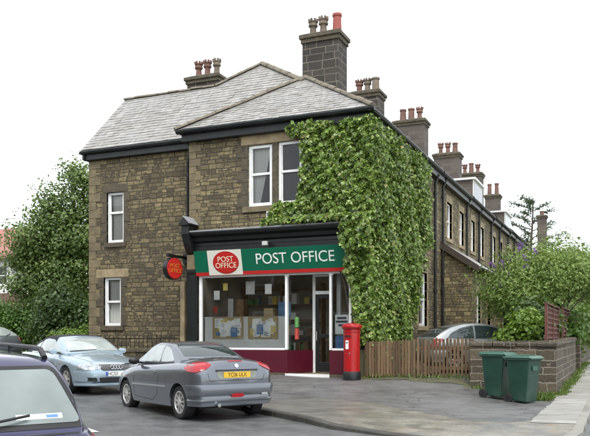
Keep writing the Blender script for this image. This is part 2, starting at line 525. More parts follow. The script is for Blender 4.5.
M['leaf_ivy'] = leafmat('ivy_leaf', [(0, (0.04, 0.075, 0.012)), (0.3, (0.1, 0.175, 0.024)), (0.7, (0.2, 0.31, 0.05)), (0.985, (0.36, 0.46, 0.14)), (1, (0.34, 0.3, 0.1))], 0.35, 0.18, 0.5)
M['leaf_tree'] = leafmat('sycamore_leaf', [(0, (0.056, 0.099, 0.029)), (0.5, (0.128, 0.2, 0.054)), (1, (0.24, 0.32, 0.096))])
M['leaf_dark'] = leafmat('laurel_leaf', [(0, (0.016, 0.036, 0.009)), (0.5, (0.038, 0.08, 0.017)), (1, (0.11, 0.17, 0.045))])
M['leaf_hedge'] = leafmat('hedge_leaf', [(0, (0.053, 0.112, 0.018)), (0.5, (0.093, 0.195, 0.033)), (1, (0.15, 0.285, 0.053))])
M['leaf_bright'] = leafmat('lime_leaf', [(0, (0.07, 0.14, 0.012)), (0.5, (0.13, 0.23, 0.025)), (1, (0.22, 0.33, 0.05))])
M['leaf_budd'] = leafmat('buddleia_leaf', [(0, (0.087, 0.144, 0.032)), (0.5, (0.173, 0.266, 0.058)), (1, (0.289, 0.37, 0.105))])
M['leaf_far'] = leafmat('distant_leaf', [(0, (0.078, 0.117, 0.052)), (0.5, (0.117, 0.176, 0.072)), (1, (0.182, 0.234, 0.104))])
M['leaf_pine'] = leafmat('cedar_needles', [(0, (0.035, 0.06, 0.045)), (0.5, (0.06, 0.09, 0.065)), (1, (0.09, 0.125, 0.085))])
M['grass'] = leafmat('grass_blade', [(0, (0.05, 0.1, 0.015)), (0.6, (0.1, 0.17, 0.03)), (1, (0.2, 0.22, 0.07))])
M['flower_p'] = leafmat('purple_flower', [(0, (0.17, 0.07, 0.3)), (1, (0.32, 0.17, 0.48))], 0.6, 0.2)
M['flower_r'] = leafmat('red_flower', [(0, (0.55, 0.03, 0.02)), (1, (0.7, 0.12, 0.06))], 0.6, 0.2)
M['flower_w'] = leafmat('white_flower', [(0, (0.5, 0.5, 0.42)), (1, (0.8, 0.8, 0.74))], 0.6, 0.2)

def slate_mat():
    t = NT('welsh_slate')
    v = t.attr()
    col = t.ramp(v, [(0, (0.255, 0.25, 0.238)), (0.5, (0.29, 0.285, 0.27)), (0.9, (0.315, 0.31, 0.292)), (1, (0.36, 0.352, 0.33))])
    st = t.noise(1.2, 6, 0.7, vec=t.scaled(t.obj(), (1, 1, 2)))
    col = t.mix(t.ramp(st, [(0.42, (0, 0, 0)), (0.75, (0.7,) * 3)]), col, (0.175, 0.155, 0.115))
    lich = t.noise(22, 4, 0.7)
    col = t.mix(t.ramp(lich, [(0.62, (0, 0, 0)), (0.75, (0.5,) * 3)]), col, (0.5, 0.5, 0.46))
    t.set(Base_Color=col, Roughness=t.math('ADD', 0.24, t.math('MULTIPLY', t.noise(14, 4), 0.3)))
    t.b.inputs["Specular IOR Level"].default_value = 0.7
    t.bump(t.noise(30, 5, 0.65), 0.25, 0.008)
    return t.m
M['slate'] = slate_mat()

def road_mat(name, lo, hi, r0, r1, speck=0.6, patch=None, crack=0.0, wornx=None):
    t = NT(name)
    P = t.n("NewGeometry").outputs["Position"]
    big = t.noise(0.35, 5, 0.6, vec=P)
    mid = t.noise(2.2, 5, 0.65, vec=P)
    fine = t.math('ADD', t.math('MULTIPLY', t.noise(120, 3, 0.7, vec=P), 0.5), t.math('MULTIPLY', t.noise(34, 3, 0.7, vec=P), 0.5))
    col = t.ramp(t.math('ADD', t.math('MULTIPLY', big, 0.5), t.math('MULTIPLY', mid, 0.5)), [(0.35, lo), (0.65, hi)])
    col = t.mix(speck, col, t.ramp(fine, [(0.36, (0.45, 0.45, 0.45)), (0.64, (1.6, 1.6, 1.6))]), 'MULTIPLY')
    if patch:
        for sc, thr, c, amt in patch:
            g = t.noise(sc, 6, 0.62, vec=P, dist=0.6)
            col = t.mix(t.ramp(g, [(thr, (0, 0, 0)), (thr + 0.13, (amt,) * 3)]), col, c)
    if wornx:      # grime trodden in from the forecourt end
        sx_ = t.n("SeparateXYZ"); t.l(P, sx_.inputs[0])
        mr = t.n("MapRange"); mr.inputs[1].default_value = wornx[0]; mr.inputs[2].default_value = wornx[1]; mr.inputs[3].default_value = 0.75; mr.inputs[4].default_value = 0.0
        t.l(t.math('ADD', sx_.outputs[0], t.math('MULTIPLY', t.math('SUBTRACT', mid, 0.5), 3.0)), mr.inputs[0])
        col = t.mix(mr.outputs[0], col, (0.11, 0.107, 0.098))
    if crack:
        vo = t.n("TexVoronoi", feature='DISTANCE_TO_EDGE'); vo.inputs["Scale"].default_value = 0.55
        wv = t.n("VectorMath", operation='ADD')
        nz = t.n("TexNoise"); nz.inputs["Scale"].default_value = 1.6; nz.inputs["Detail"].default_value = 5; t.l(P, nz.inputs["Vector"])
        t.l(P, wv.inputs[0]); t.l(nz.outputs[1], wv.inputs[1]); t.l(wv.outputs[0], vo.inputs["Vector"])
        ck = t.math('MULTIPLY', t.math('LESS_THAN', vo.outputs["Distance"], 0.009), t.math('MULTIPLY', t.math('GREATER_THAN', t.noise(0.8, 2, vec=P), 0.5), crack))
        col = t.mix(ck, col, (0.02, 0.02, 0.018))
    rr = t.ramp(t.math('ADD', t.math('MULTIPLY', big, 0.6), t.math('MULTIPLY', mid, 0.4)), [(0.4, (r0,) * 3), (0.6, (r1,) * 3)])
    t.set(Base_Color=col, Roughness=rr)
    t.bump(t.math('ADD', fine, t.math('MULTIPLY', t.noise(30, 3, vec=P), 0.8)), 0.35, 0.006)
    return t.m
M['road'] = road_mat('wet_road_asphalt', (0.07, 0.072, 0.073), (0.135, 0.137, 0.136), 0.26, 0.52, 0.8, patch=[(0.8, 0.6, (0.03, 0.03, 0.032), 0.7), (5.0, 0.64, (0.15, 0.15, 0.145), 0.35)])
M['forecourt'] = road_mat('damp_forecourt_asphalt', (0.085, 0.085, 0.083), (0.145, 0.145, 0.14), 0.34, 0.62, 0.85, patch=[(0.9, 0.55, (0.055, 0.055, 0.055), 0.5), (2.6, 0.62, (0.14, 0.128, 0.1), 0.4), (11.0, 0.62, (0.03, 0.03, 0.03), 0.45)], crack=0.6)
M['pale'] = road_mat('worn_pale_paving', (0.12, 0.113, 0.092), (0.29, 0.272, 0.225), 0.3, 0.6, 0.7, patch=[(0.8, 0.53, (0.13, 0.135, 0.14), 0.75), (2.4, 0.56, (0.22, 0.16, 0.085), 0.7), (6.0, 0.6, (0.4, 0.38, 0.33), 0.5), (9.0, 0.64, (0.07, 0.07, 0.06), 0.5)], crack=0.25, wornx=(-5.6, -2.6))
def kerb_mat():
    m = road_mat('dark_kerbstone', (0.03, 0.03, 0.028), (0.08, 0.076, 0.066), 0.4, 0.65, 0.6, patch=[(3.0, 0.55, (0.1, 0.1, 0.07), 0.5)])
    return m
M['kerb_old'] = road_mat('dark_kerbstone', (0.03, 0.03, 0.028), (0.07, 0.066, 0.058), 0.4, 0.65, 0.5)
M['kerb'] = kerb_mat()
M['kerb_pale'] = road_mat('pale_kerbstone', (0.16, 0.155, 0.135), (0.3, 0.29, 0.25), 0.4, 0.65, 0.6)
M['ground'] = road_mat('damp_earth', (0.05, 0.06, 0.025), (0.09, 0.1, 0.045), 0.8, 0.95)
M['moss'] = road_mat('mossy_edge', (0.06, 0.062, 0.035), (0.11, 0.1, 0.055), 0.6, 0.85, patch=[(4, 0.5, (0.06, 0.085, 0.025), 0.7)])
M['line'] = plain('worn_road_paint', (0.6, 0.6, 0.57), 0.5, 0.15, 20)

def flag_mat():
    t = NT('pale_flagstones')
    g = t.n("NewGeometry"); P = g.outputs["Position"]
    b = t.n("TexBrick"); b.offset = 0.37
    t.l(t.scaled(P, (1, 1, 1)), b.inputs["Vector"])
    b.inputs["Color1"].default_value = (0, 0, 0, 1); b.inputs["Color2"].default_value = (1, 1, 1, 1)
    b.inputs["Scale"].default_value = 1; b.inputs["Mortar Size"].default_value = 0.014
    b.inputs["Brick Width"].default_value = 40; b.inputs["Row Height"].default_value = 0.9
    col = t.ramp(b.outputs["Color"], [(0, (0.27, 0.265, 0.24)), (0.5, (0.35, 0.345, 0.315)), (1, (0.43, 0.42, 0.39))])
    mid = t.noise(2.4, 6, 0.65, vec=P)
    col = t.mix(t.ramp(mid, [(0.45, (0, 0, 0)), (0.75, (0.75,) * 3)]), col, (0.15, 0.14, 0.115))
    col = t.mix(0.4, col, t.ramp(t.noise(90, 3, 0.7, vec=P), [(0.3, (0.6,) * 3), (0.7, (1.4,) * 3)]), 'MULTIPLY')
    col = t.mix(b.outputs["Fac"], col, (0.07, 0.07, 0.045))
    t.set(Base_Color=col, Roughness=t.math('ADD', 0.28, t.math('MULTIPLY', mid, 0.5)))
    t.bump(t.math('ADD', t.math('SUBTRACT', 1.0, b.outputs["Fac"]), t.math('MULTIPLY', t.noise(12, 4, vec=P), 0.5)), 0.4, 0.012)
    return t.m
M['flags'] = flag_mat()

# ------------------------------------------------------------------ the lie of the land
def idw(pts, p=3.0):
    A = np.array(pts, float)
    def f(x, y):
        d = np.hypot(A[:, 0] - x, A[:, 1] - y) + 0.05
        w = d ** -p
        return float((w * A[:, 2]).sum() / w.sum())
    return f
road_pts = [(0, 0, 0), (6, 0, 0), (-6, 0, 0), (-3, 5, 0), (0, 10, 0), (6, 14, 0), (-5, 11.4, 0), (-7.4, 11.9, 0.01), (-9.5, 13.5, 0.05), (-12.2, 14.5, 0.13),
            (-16, 17, 0.22), (-24, 21, 0.38), (-10, 5, 0.04), (-20, 8, 0.24), (-38, 28, 0.75), (-60, 40, 1.1), (-0.5, 12, 0), (1, 20, 0.06), (1, 34, 0.28),
            (1, 45, 0.45), (1, 100, 1.2), (6, 45, 0.45), (6, 100, 1.2), (20, 0, -0.1), (40, -15, -0.2)]
pave_pts = [(-6.0, 12.5, 0.1), (-7.2, 13.1, 0.12), (-5, 11.9, 0.09), (-4.3, 11.4, 0.07), (-3.4, 11.0, 0.04), (-2, 10.6, 0.03), (-0.7, 11.2, 0.05), (-0.6, 14, 0.1),
            (-9.5, 14.6, 0.17), (-12.5, 16.4, 0.26), (-16, 18.3, 0.36), (-22, 21, 0.5), (-40, 30, 0.95), (-60, 45, 1.3),
            (-6.5, 19.9, 0.37), (-9.5, 19.9, 0.38), (-12.3, 19.9, 0.41), (-16, 19.6, 0.47), (-6.7, 19.2, 0.31), (-4.2, 19.7, 0.42), (-5.5, 19.7, 0.4),
            (-1.5, 18.9, 0.09), (-2.0, 17.2, 0.03), (-3.1, 17.9, 0.1), (-4.2, 18.2, 0.2), (-5, 16, 0.12), (-3, 15, 0.06), (-1.4, 14, 0.06), (-6.5, 16.5, 0.18), (-9, 17, 0.25),
            (-1.0, 23, 0.17), (-1.0, 34, 0.36), (-1.0, 60, 0.75), (-1.0, 100, 1.3), (-4, 24, 0.45), (-5, 30, 0.5), (-4, 45, 0.7), (-8, 60, 0.8), (-20, 30, 0.7), (-30, 45, 1.0),
            (-12, 90, 1.3), (10, 40, 0.5), (10, 90, 1.2)]
RH, PH = idw(road_pts), idw(pave_pts)

def along(path, step):
    out = [path[0]]
    for a, b in zip(path, path[1:]):
        n = max(1, int(math.hypot(b[0] - a[0], b[1] - a[1]) / step))
        out += [(a[0] + (b[0] - a[0]) * i / n, a[1] + (b[1] - a[1]) * i / n) for i in range(1, n + 1)]
    return out
far_side = [(6.5, 110), (6.3, 30), (6.4, 12), (7.5, 3), (12, -2.5), (30, -14), (60, -33), (54, -42), (24, -22), (8, -11.5), (-2, -2.6), (-12, 5.0), (-22, 12), (-40, 21.5), (-60, 31)]
def ground_patch(name, poly, hf, step, mat, lift=0.0, kind='structure', rough=0.0):
    bm = bmesh.new()
    if rough:
        poly = along(poly + [poly[0]], .22)[:-1]
        rr = random.Random(5)
        poly = [(x + rr.gauss(0, rough), y + rr.gauss(0, rough)) for x, y in poly]
    vs = [bm.verts.new((x, y, 0)) for x, y in poly]
    bm.faces.new(vs)
    xs = [p[0] for p in poly]; ys = [p[1] for p in poly]
    for ax, lo, hi in ((0, min(xs), max(xs)), (1, min(ys), max(ys))):
        c = math.floor(lo / step) * step + step
        while c < hi:
            co = [0, 0, 0]; co[ax] = c
            no = [0, 0, 0]; no[ax] = 1
            bmesh.ops.bisect_plane(bm, geom=bm.verts[:] + bm.edges[:] + bm.faces[:], plane_co=co, plane_no=no)
            c += step
    for v in bm.verts: v.co.z = hf(v.co.x, v.co.y) + lift
    bmesh.ops.recalc_face_normals(bm, faces=bm.faces[:])
    if sum(f.normal.z for f in bm.faces) < 0: bmesh.ops.reverse_faces(bm, faces=bm.faces[:])
    me = bpy.data.meshes.new(name); bm.to_mesh(me); bm.free()
    me.materials.append(mat)
    me.polygons.foreach_set("use_smooth", [True] * len(me.polygons))
    o = link_mesh(me, name)
    return tag(o, kind=kind)

KERB = [(-60, 40.5), (-40, 29.8), (-30, 25), (-22, 20.8), (-16, 18.8), (-12.5, 17.0), (-9.5, 14.95), (-8.2, 14.1), (-7.05, 13.42), (-5.98, 12.75), (-5.03, 12.05), (-4.32, 11.42), (-3.87, 11.22),
        (-3.35, 10.98), (-2.7, 10.72), (-2.0, 10.56), (-1.4, 10.62), (-0.95, 10.95), (-0.7, 11.5), (-0.6, 12.2), (-0.6, 14), (-0.62, 18), (-0.65, 26), (-0.7, 40), (-0.75, 70), (-0.8, 110)]
ground_patch('road', KERB + far_side, RH, 1.0, M['road'])
behind = [(x, y) for x, y in KERB]
ground_patch('pavement', behind + [(-4.0, 110), (-4.0, 20.6), (-6.6, 20.6), (-12.2, 20.6), (-16.5, 21), (-23, 23.6), (-41, 32), (-60, 43)], PH, 0.5, M['forecourt'])
ground_patch('paving', [(-6.3, 13.1), (-5.05, 12.2), (-4.32, 11.52), (-3.35, 11.08), (-2.7, 10.82), (-2.0, 10.67), (-1.45, 10.72), (-1.02, 11.02), (-0.8, 11.5), (-0.7, 12.2), (-0.7, 13.4),
             (-1.47, 13.3), (-1.9, 12.75), (-2.55, 12.9), (-3.08, 13.55), (-4.0, 14.3), (-4.75, 14.9), (-5.6, 15.2), (-6.4, 14.9), (-6.9, 14.1), (-6.8, 13.45)], PH, 0.4, M['pale'], 0.006, rough=.035)
ground_patch('flagstone_path', [(-0.7, 13.0), (-1.45, 13.0), (-1.45, 18.9), (-1.5, 30), (-1.55, 60), (-1.6, 108), (-0.9, 108), (-0.83, 60), (-0.77, 30), (-0.71, 18)], PH, 0.4, M['flags'], 0.012, rough=.014)
ground_patch('moss_strip', [(-6.9, 19.95), (-6.6, 19.2), (-5.2, 19.05), (-3.8, 19.0), (-3.5, 18.6), (-1.5, 17.6), (-1.52, 19.0), (-3.9, 19.6), (-4.0, 20.0)], PH, 0.4, M['moss'], 0.006, rough=.06)
ground_patch('far_pavement', [(-2.2, -2.9), (-12, 4.7), (-22, 11.7), (-40, 21.2), (-42, 18.6), (-23, 9), (-12, 1.8), (-2.5, -5.5), (6, -13), (8, -11.8)], lambda x, y: RH(x, y) + 0.1, 1.5, M['forecourt'])
# kerbstones: a real step between road and pavement, dropped at the crossing
allk = along(KERB, 0.5)
ci = next(i for i, p in enumerate(allk) if p[0] > -2.0)
for kp, km in ((allk[:ci + 1], 'kerb'), (allk[ci:], 'kerb_pale')):
    kb = MB()
    vs, fs = [], []
    for i, (x, y) in enumerate(kp):
        a = kp[max(i - 1, 0)]; b = kp[min(i + 1, len(kp) - 1)]
        dx, dy = b[0] - a[0], b[1] - a[1]; l = math.hypot(dx, dy); nx, ny = dy / l, -dx / l       # right of travel = road side
        zr, zp = RH(x, y), PH(x, y)
        zp = max(zp, zr + 0.015) + 0.004
        vs += [(x + nx * .02, y + ny * .02, zr - 0.1), (x + nx * .012, y + ny * .012, zp - 0.015), (x, y, zp + 0.004), (x - nx * .13, y - ny * .13, zp + 0.012), (x - nx * .135, y - ny * .135, zp - 0.1)]
    for i in range(len(kp) - 1):
        for k in range(4):
            fs.append((i * 5 + k, i * 5 + k + 1, i * 5 + 5 + k + 1, i * 5 + 5 + k))
    kb.add(vs, fs)
    tag(kb.build('kerb', M[km]), kind='structure')

jm = MB()
for (x, y), (x2, y2) in list(zip(allk, allk[1:]))[60::2]:
    dx, dy = x2 - x, y2 - y; l = math.hypot(dx, dy); nx, ny = dy / l, -dx / l
    zp = max(PH(x, y), RH(x, y) + .015) + .004
    if y > 45: break
    jm.hexa([(x + nx * .026, y + ny * .026, zp - .12), (x + nx * .026 + dx / l * .012, y + ny * .026 + dy / l * .012, zp - .12), (x - nx * .13 + dx / l * .012, y - ny * .13 + dy / l * .012, zp - .12), (x - nx * .13, y - ny * .13, zp - .12),
             (x + nx * .016, y + ny * .016, zp - .008), (x + nx * .016 + dx / l * .012, y + ny * .016 + dy / l * .012, zp - .008), (x - nx * .13 + dx / l * .012, y - ny * .13 + dy / l * .012, zp + .015), (x - nx * .13, y - ny * .13, zp + .015)])
tag(jm.build('kerb_joint', M['ground']), kind='structure')
# worn white dash in the middle of the road
ln = ground_patch('road_marking', [(-7.5, 9.42), (-7.42, 9.53), (-9.0, 10.6), (-9.08, 10.49)], RH, 0.5, M['line'], 0.008)
# earth and gardens reaching the horizon
gm = MB()
gx = list(range(-120, 121, 6))
gvs = [(x, y, min(RH(x, y), PH(x, y)) - 0.14) for y in gx for x in gx]
n = len(gx)
gm.add(gvs, [(j * n + i, j * n + i + 1, (j + 1) * n + i + 1, (j + 1) * n + i) for j in range(n - 1) for i in range(n - 1)])
Rr = 2500
ring0 = [(-120, -120), (120, -120), (120, 120), (-120, 120)]
gm.add([(x, y, -0.35) for x, y in ring0] + [(x * 20, y * 20, -0.6) for x, y in ring0], [(i, (i + 1) % 4, 4 + (i + 1) % 4, 4 + i) for i in range(4)])
tag(gm.build('ground', M['ground']), kind='structure')

# ------------------------------------------------------------------ building kit
def wallface(mb, p0, u, inn, W, z0, z1, holes, rev=0.14):
    """A stone face from p0 along u with real openings: holes are (u0, v0, u1, v1) with v as world heights."""
    us = sorted({0, W} | {h[0] for h in holes} | {h[2] for h in holes})
    zs = sorted({z0, z1} | {h[1] for h in holes} | {h[3] for h in holes})
    P = lambda a, d, z: (p0[0] + u[0] * a + inn[0] * d, p0[1] + u[1] * a + inn[1] * d, z)
    for a, b in zip(us, us[1:]):
        for c, d in zip(zs, zs[1:]):
            ma, mc = (a + b) / 2, (c + d) / 2
            if any(h[0] < ma < h[2] and h[1] < mc < h[3] for h in holes): continue
            mb.quad(P(a, 0, c), P(b, 0, c), P(b, 0, d), P(a, 0, d))
    for h in holes:
        a, c, b, d = h
        mb.quad(P(a, 0, c), P(a, rev, c), P(a, rev, d), P(a, 0, d))
        mb.quad(P(b, 0, c), P(b, 0, d), P(b, rev, d), P(b, rev, c))
        mb.quad(P(a, 0, d), P(a, rev, d), P(b, rev, d), P(b, 0, d))
        mb.quad(P(a, 0, c), P(b, 0, c), P(b, rev, c), P(a, rev, c))
    return mb

class Face:
    def __init__(s, p0, u, inn): s.p0, s.u, s.inn = p0, u, inn
    def P(s, a, d, z): return (s.p0[0] + s.u[0] * a + s.inn[0] * d, s.p0[1] + s.u[1] * a + s.inn[1] * d, z)
    def box(s, mb, a0, d0, z0, a1, d1, z1):
        mb.hexa([s.P(a0, d0, z0), s.P(a1, d0, z0), s.P(a1, d1, z0), s.P(a0, d1, z0), s.P(a0, d0, z1), s.P(a1, d0, z1), s.P(a1, d1, z1), s.P(a0, d1, z1)])
        return mb

def sash(fc, a0, z0, a1, z1, parent, split=0.5, rec=0.09, fw=0.075, curtain=None, frame=None, lower_net=False, name='window'):
    """Painted sash window set back in its opening; panes, room and curtains are its pieces."""
    frame = frame or M['white']
    m = MB()
    zm = z0 + (z1 - z0) * split
    for (x0, y0, x1, y1) in ((a0, z0, a0 + fw, z1), (a1 - fw, z0, a1, z1), (a0 + fw, z1 - fw, a1 - fw, z1), (a0 + fw, z0, a1 - fw, z0 + fw * 1.25)):
        fc.box(m, x0, rec, y0, x1, rec + 0.1, y1)
    fc.box(m, a0 + fw, rec + 0.012, zm - 0.035, a1 - fw, rec + 0.085, zm + 0.035)
    s2 = 0.03
    for (x0, y0, x1, y1) in ((a0 + fw, zm + 0.035, a0 + fw + s2, z1 - fw), (a1 - fw - s2, zm + 0.035, a1 - fw, z1 - fw)):
        fc.box(m, x0, rec + 0.02, y0, x1, rec + 0.08, y1)
    for (x0, y0, x1, y1) in ((a0 + fw, z0 + fw * 1.25, a0 + fw + s2, zm - 0.035), (a1 - fw - s2, z0 + fw * 1.25, a1 - fw, zm - 0.035)):
        fc.box(m, x0, rec + 0.03, y0, x1, rec + 0.09, y1)
    w = m.build(name, frame, parent, bevel=0.006)
    g = MB()
    d = rec + 0.055
    g.quad(fc.P(a0 + fw, d, zm), fc.P(a1 - fw, d, zm), fc.P(a1 - fw, d, z1 - fw), fc.P(a0 + fw, d, z1 - fw))
    g.quad(fc.P(a0 + fw, d + .02, z0 + fw), fc.P(a1 - fw, d + .02, z0 + fw), fc.P(a1 - fw, d + .02, zm), fc.P(a0 + fw, d + .02, zm))
    g.build('pane', M['glass'], w)
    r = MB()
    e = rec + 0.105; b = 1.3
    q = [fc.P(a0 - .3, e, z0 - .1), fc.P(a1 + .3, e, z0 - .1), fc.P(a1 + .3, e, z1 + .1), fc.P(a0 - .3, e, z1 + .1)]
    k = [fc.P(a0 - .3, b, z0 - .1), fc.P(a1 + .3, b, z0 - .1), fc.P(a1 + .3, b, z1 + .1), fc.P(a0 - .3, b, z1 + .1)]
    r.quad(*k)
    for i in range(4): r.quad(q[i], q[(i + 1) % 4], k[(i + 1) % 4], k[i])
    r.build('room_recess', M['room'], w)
    if curtain:
        c = MB()
        for (c0, c1, t0, t1) in curtain:          # c0..c1 across at the top, narrowing to t0..t1 at the foot (fractions)
            n = 14
            vs = []
            W = a1 - a0
            for j, (f0, f1, z) in enumerate(((c0, c1, z1 - .05), ((c0 + t0) / 2, (c1 + t1) / 2, (z0 + z1) / 2), (t0, t1, z0 + .1))):
                for i in range(n + 1):
                    f = f0 + (f1 - f0) * i / n
                    vs.append(fc.P(a0 + W * f, rec + 0.17 + 0.02 * math.sin(i * 2.1 + j), z))
            c.add(vs, [(j * (n + 1) + i, j * (n + 1) + i + 1, (j + 1) * (n + 1) + i + 1, (j + 1) * (n + 1) + i) for j in range(2) for i in range(n)])
        c.build('curtain', M['curtain'], w, smooth=True, angle=80)
    return w

def surround(fc, a0, z0, a1, z1, parent, mat, jw=0.2, lint=0.3, sill=0.16, proud=0.018, lmat=None, smat=None, lext=0.12):
    lm = MB(); fc.box(lm, a0 - lext, -proud, z1, a1 + lext, 0.1, z1 + lint); lm.build('lintel', lmat or mat, parent, bevel=0.008)
    sm = MB(); fc.box(sm, a0 - 0.1, -0.05, z0 - sill, a1 + 0.1, 0.12, z0); sm.build('sill', smat or mat, parent, bevel=0.01)
    n = max(3, round((z1 - z0) / 0.33))
    h = (z1 - z0) / n
    for sd in (0, 1):
        j = MB()
        for i in range(n):
            w = jw * (1.0 if i % 2 else 1.42)
            x0, x1 = (a0 - w, a0) if sd == 0 else (a1, a1 + w)
            fc.box(j, x0, -proud + 0.003 * (i % 2), z0 + i * h + 0.004, x1, 0.12, z0 + (i + 1) * h - 0.004)
        j.build('window_jamb', mat, parent, bevel=0.008)

def slates(name, O, U, V, poly, mat, parent, cw=0.25, ch=0.18):
    """Real slates in overlapping courses over a convex outline (u, v) of the roof plane."""
    O, U, V = Vector(O), Vector(U).normalized(), Vector(V).normalized()
    N = U.cross(V).normalized()
    us = [p[0] for p in poly]; vsx = [p[1] for p in poly]
    bm = bmesh.new()
    lay = bm.faces.layers.float.new("v")
    v = min(vsx); row = 0
    while v < max(vsx):
        u = min(us) - random.random() * cw
        while u < max(us):
            w = cw * random.uniform(0.7, 1.25)
            lift = 0.017 + random.uniform(-0.004, 0.006)
            dv = random.uniform(-0.012, 0.012)
            t = random.uniform(-0.004, 0.004)
            a = O + U * (u + .004) + V * (v + dv) + N * (lift + t); b = O + U * (u + w - .004) + V * (v + dv) + N * (lift - t)
            c = O + U * (u + w - .004) + V * (v + ch * 1.25) + N * 0.004; d = O + U * (u + .004) + V * (v + ch * 1.25) + N * 0.004
            a2, b2 = a - N * 0.008, b - N * 0.008
            vv = [bm.verts.new(p) for p in (a, b, c, d, a2, b2)]
            col = random.random()
            for f in ((0, 1, 2, 3), (4, 5, 1, 0)):
                fc = bm.faces.new([vv[i] for i in f]); fc[lay] = col
            u += w
        v += ch; row += 1
    n = len(poly)
    cx = sum(us) / n; cy = sum(vsx) / n
    for i in range(n):
        p, q = poly[i], poly[(i + 1) % n]
        e = U * (q[0] - p[0]) + V * (q[1] - p[1])
        no = e.cross(N).normalized()
        co = O + U * p[0] + V * p[1]
        if (O + U * cx + V * cy - co).dot(no) > 0: no = -no
        bmesh.ops.bisect_plane(bm, geom=bm.verts[:] + bm.edges[:] + bm.faces[:], plane_co=co, plane_no=no, clear_outer=True)
    pts = [bm.verts.new(O + U * p[0] + V * p[1] - N * 0.012) for p in poly]
    bm.faces.new(pts)[lay] = 0.1
    me = bpy.data.meshes.new(name); bm.to_mesh(me); bm.free()
    me.materials.append(mat)
    return link_mesh(me, name, parent)

def slope(name, A, B, C, D, parent, mat=None, cw=0.25, ch=0.18):
    """Slated plane over A, B (eave, left to right seen from outside), C, D above."""
    A, B = Vector(A), Vector(B)
    U = (B - A).normalized()
    pts = [Vector(p) for p in (A, B, C) + ((D,) if D is not None else ())]
    N = U.cross(pts[2] - A).normalized()
    V = N.cross(U).normalized()
    poly = [((p - A).dot(U), (p - A).dot(V)) for p in pts]
    return slates(name, A, U, V, poly, mat or M['slate'], parent, cw, ch)

def ridge_tiles(a, b, parent, r=0.105, seg=0.46, mat=None, name='ridge_tile'):
    a, b = Vector(a), Vector(b)
    L = (b - a).length
    n = max(1, round(L / seg))
    d = (b - a).normalized()
    sx = d.cross(Vector((0, 0, 1))).normalized(); up = sx.cross(d).normalized()
    m = MB()
    for i in range(n):
        p = a + d * (L * i / n - 0.02); q = a + d * (L * (i + 1) / n - 0.012)
        rr = r * random.uniform(0.94, 1.06); tw = random.uniform(-0.06, 0.06); dz = random.uniform(-0.012, 0.012)
        vs = []
        for c, k in ((p, 1.08), (q, 0.97)):
            for j in range(7):
                t = PI * (j / 6) * 1.1 - 0.05 * PI + tw
                vs.append(c + sx * (math.cos(t) * rr * k) + up * (math.sin(t) * rr * k * 0.75 + dz - 0.02))
        fs = [(j, j + 1, 8 + j, 7 + j) for j in range(6)] + [tuple(range(7)), tuple(range(13, 6, -1))]
        m.add(vs, fs, random.random())
    return m.build(name, mat or M['ridge'], parent, smooth=True, angle=40)

def pot(x, y, z, h, r, mat, parent, crown=True):
    m = MB()
    if crown:
        m.lathe([(r * 1.0, 0), (r * 1.05, h * .06), (r * .82, h * .12), (r * .72, h * .45), (r * .74, h * .55), (r * 1.05, h * .6), (r * 1.08, h * .68), (r * .95, h * .72), (r * .95, h * .78), (r * 1.12, h * .83), (r * 1.1, h * .88), (r * .8, h * .88), (r * .75, h * .6)], (x, y, z), 14)
        for k in range(8):
            t = 2 * PI * k / 8
            cx, cy = x + math.cos(t) * r * .97, y + math.sin(t) * r * .97
            m.box(cx - r * .2, cy - r * .2, z + h * .87, cx + r * .2, cy + r * .2, z + h)
    else:
        m.lathe([(r * 1.05, 0), (r * 1.0, h * .3), (r * .9, h * .86), (r * 1.08, h * .88), (r * 1.08, h), (r * .8, h), (r * .75, h * .5)], (x, y, z), 16)
    return m.build('chimney_pot', mat, parent, smooth=True, angle=35)

def chimney(x, y, zb, zt, wx, wy, parent, mat, pots, cap=0.14, name='chimney'):
    m = MB()
    m.box(x - wx / 2, y - wy / 2, zb, x + wx / 2, y + wy / 2, zt - cap * 1.9)
    c = m.build(name, mat, parent)
    k = MB()
    k.box(x - wx / 2 - .05, y - wy / 2 - .05, zt - cap * 1.9, x + wx / 2 + .05, y + wy / 2 + .05, zt - cap)
    k.prism([(x - wx / 2 - .1, y - wy / 2 - .1), (x + wx / 2 + .1, y - wy / 2 - .1), (x + wx / 2 + .1, y + wy / 2 + .1), (x - wx / 2 - .1, y + wy / 2 + .1)], zt - cap + .001, zt - .03)
    a, b = wx / 2 + .1, wy / 2 + .1
    k.hexa([(x - a, y - b, zt - .029), (x + a, y - b, zt - .029), (x + a, y + b, zt - .029), (x - a, y + b, zt - .029), (x - a * .75, y - b * .7, zt + .05), (x + a * .75, y - b * .7, zt + .05), (x + a * .75, y + b * .7, zt + .05), (x - a * .75, y + b * .7, zt + .05)])
    k.build('chimney_cap', M['ashlar_dark'], c, bevel=0.015)
    for px, py, h, r, pm, cr in pots:
        pot(px, py, zt + 0.03, h, r, M[pm], c, cr)
    return c

def gutter(p, q, parent, out, w=0.13, h=0.11):
    """Moulded gutter on a dark board along an eave; out is the outward direction."""
    p, q, out = Vector(p), Vector(q), Vector((out[0], out[1], 0))
    prof = [(0, 0), (w, 0), (w * 1.05, -h * .35), (w * .8, -h * .85), (w * .25, -h), (0, -h * 1.02)]
    m = MB()
    vs = [c + out * o + Vector((0, 0, u)) for c in (p, q) for o, u in prof]
    k = len(prof)
    m.add(vs, [(i, (i + 1) % k, k + (i + 1) % k, k + i) for i in range(k)] + [tuple(range(k)), tuple(range(2 * k - 1, k - 1, -1))])
    return m.build('gutter', M['gutter'], parent)

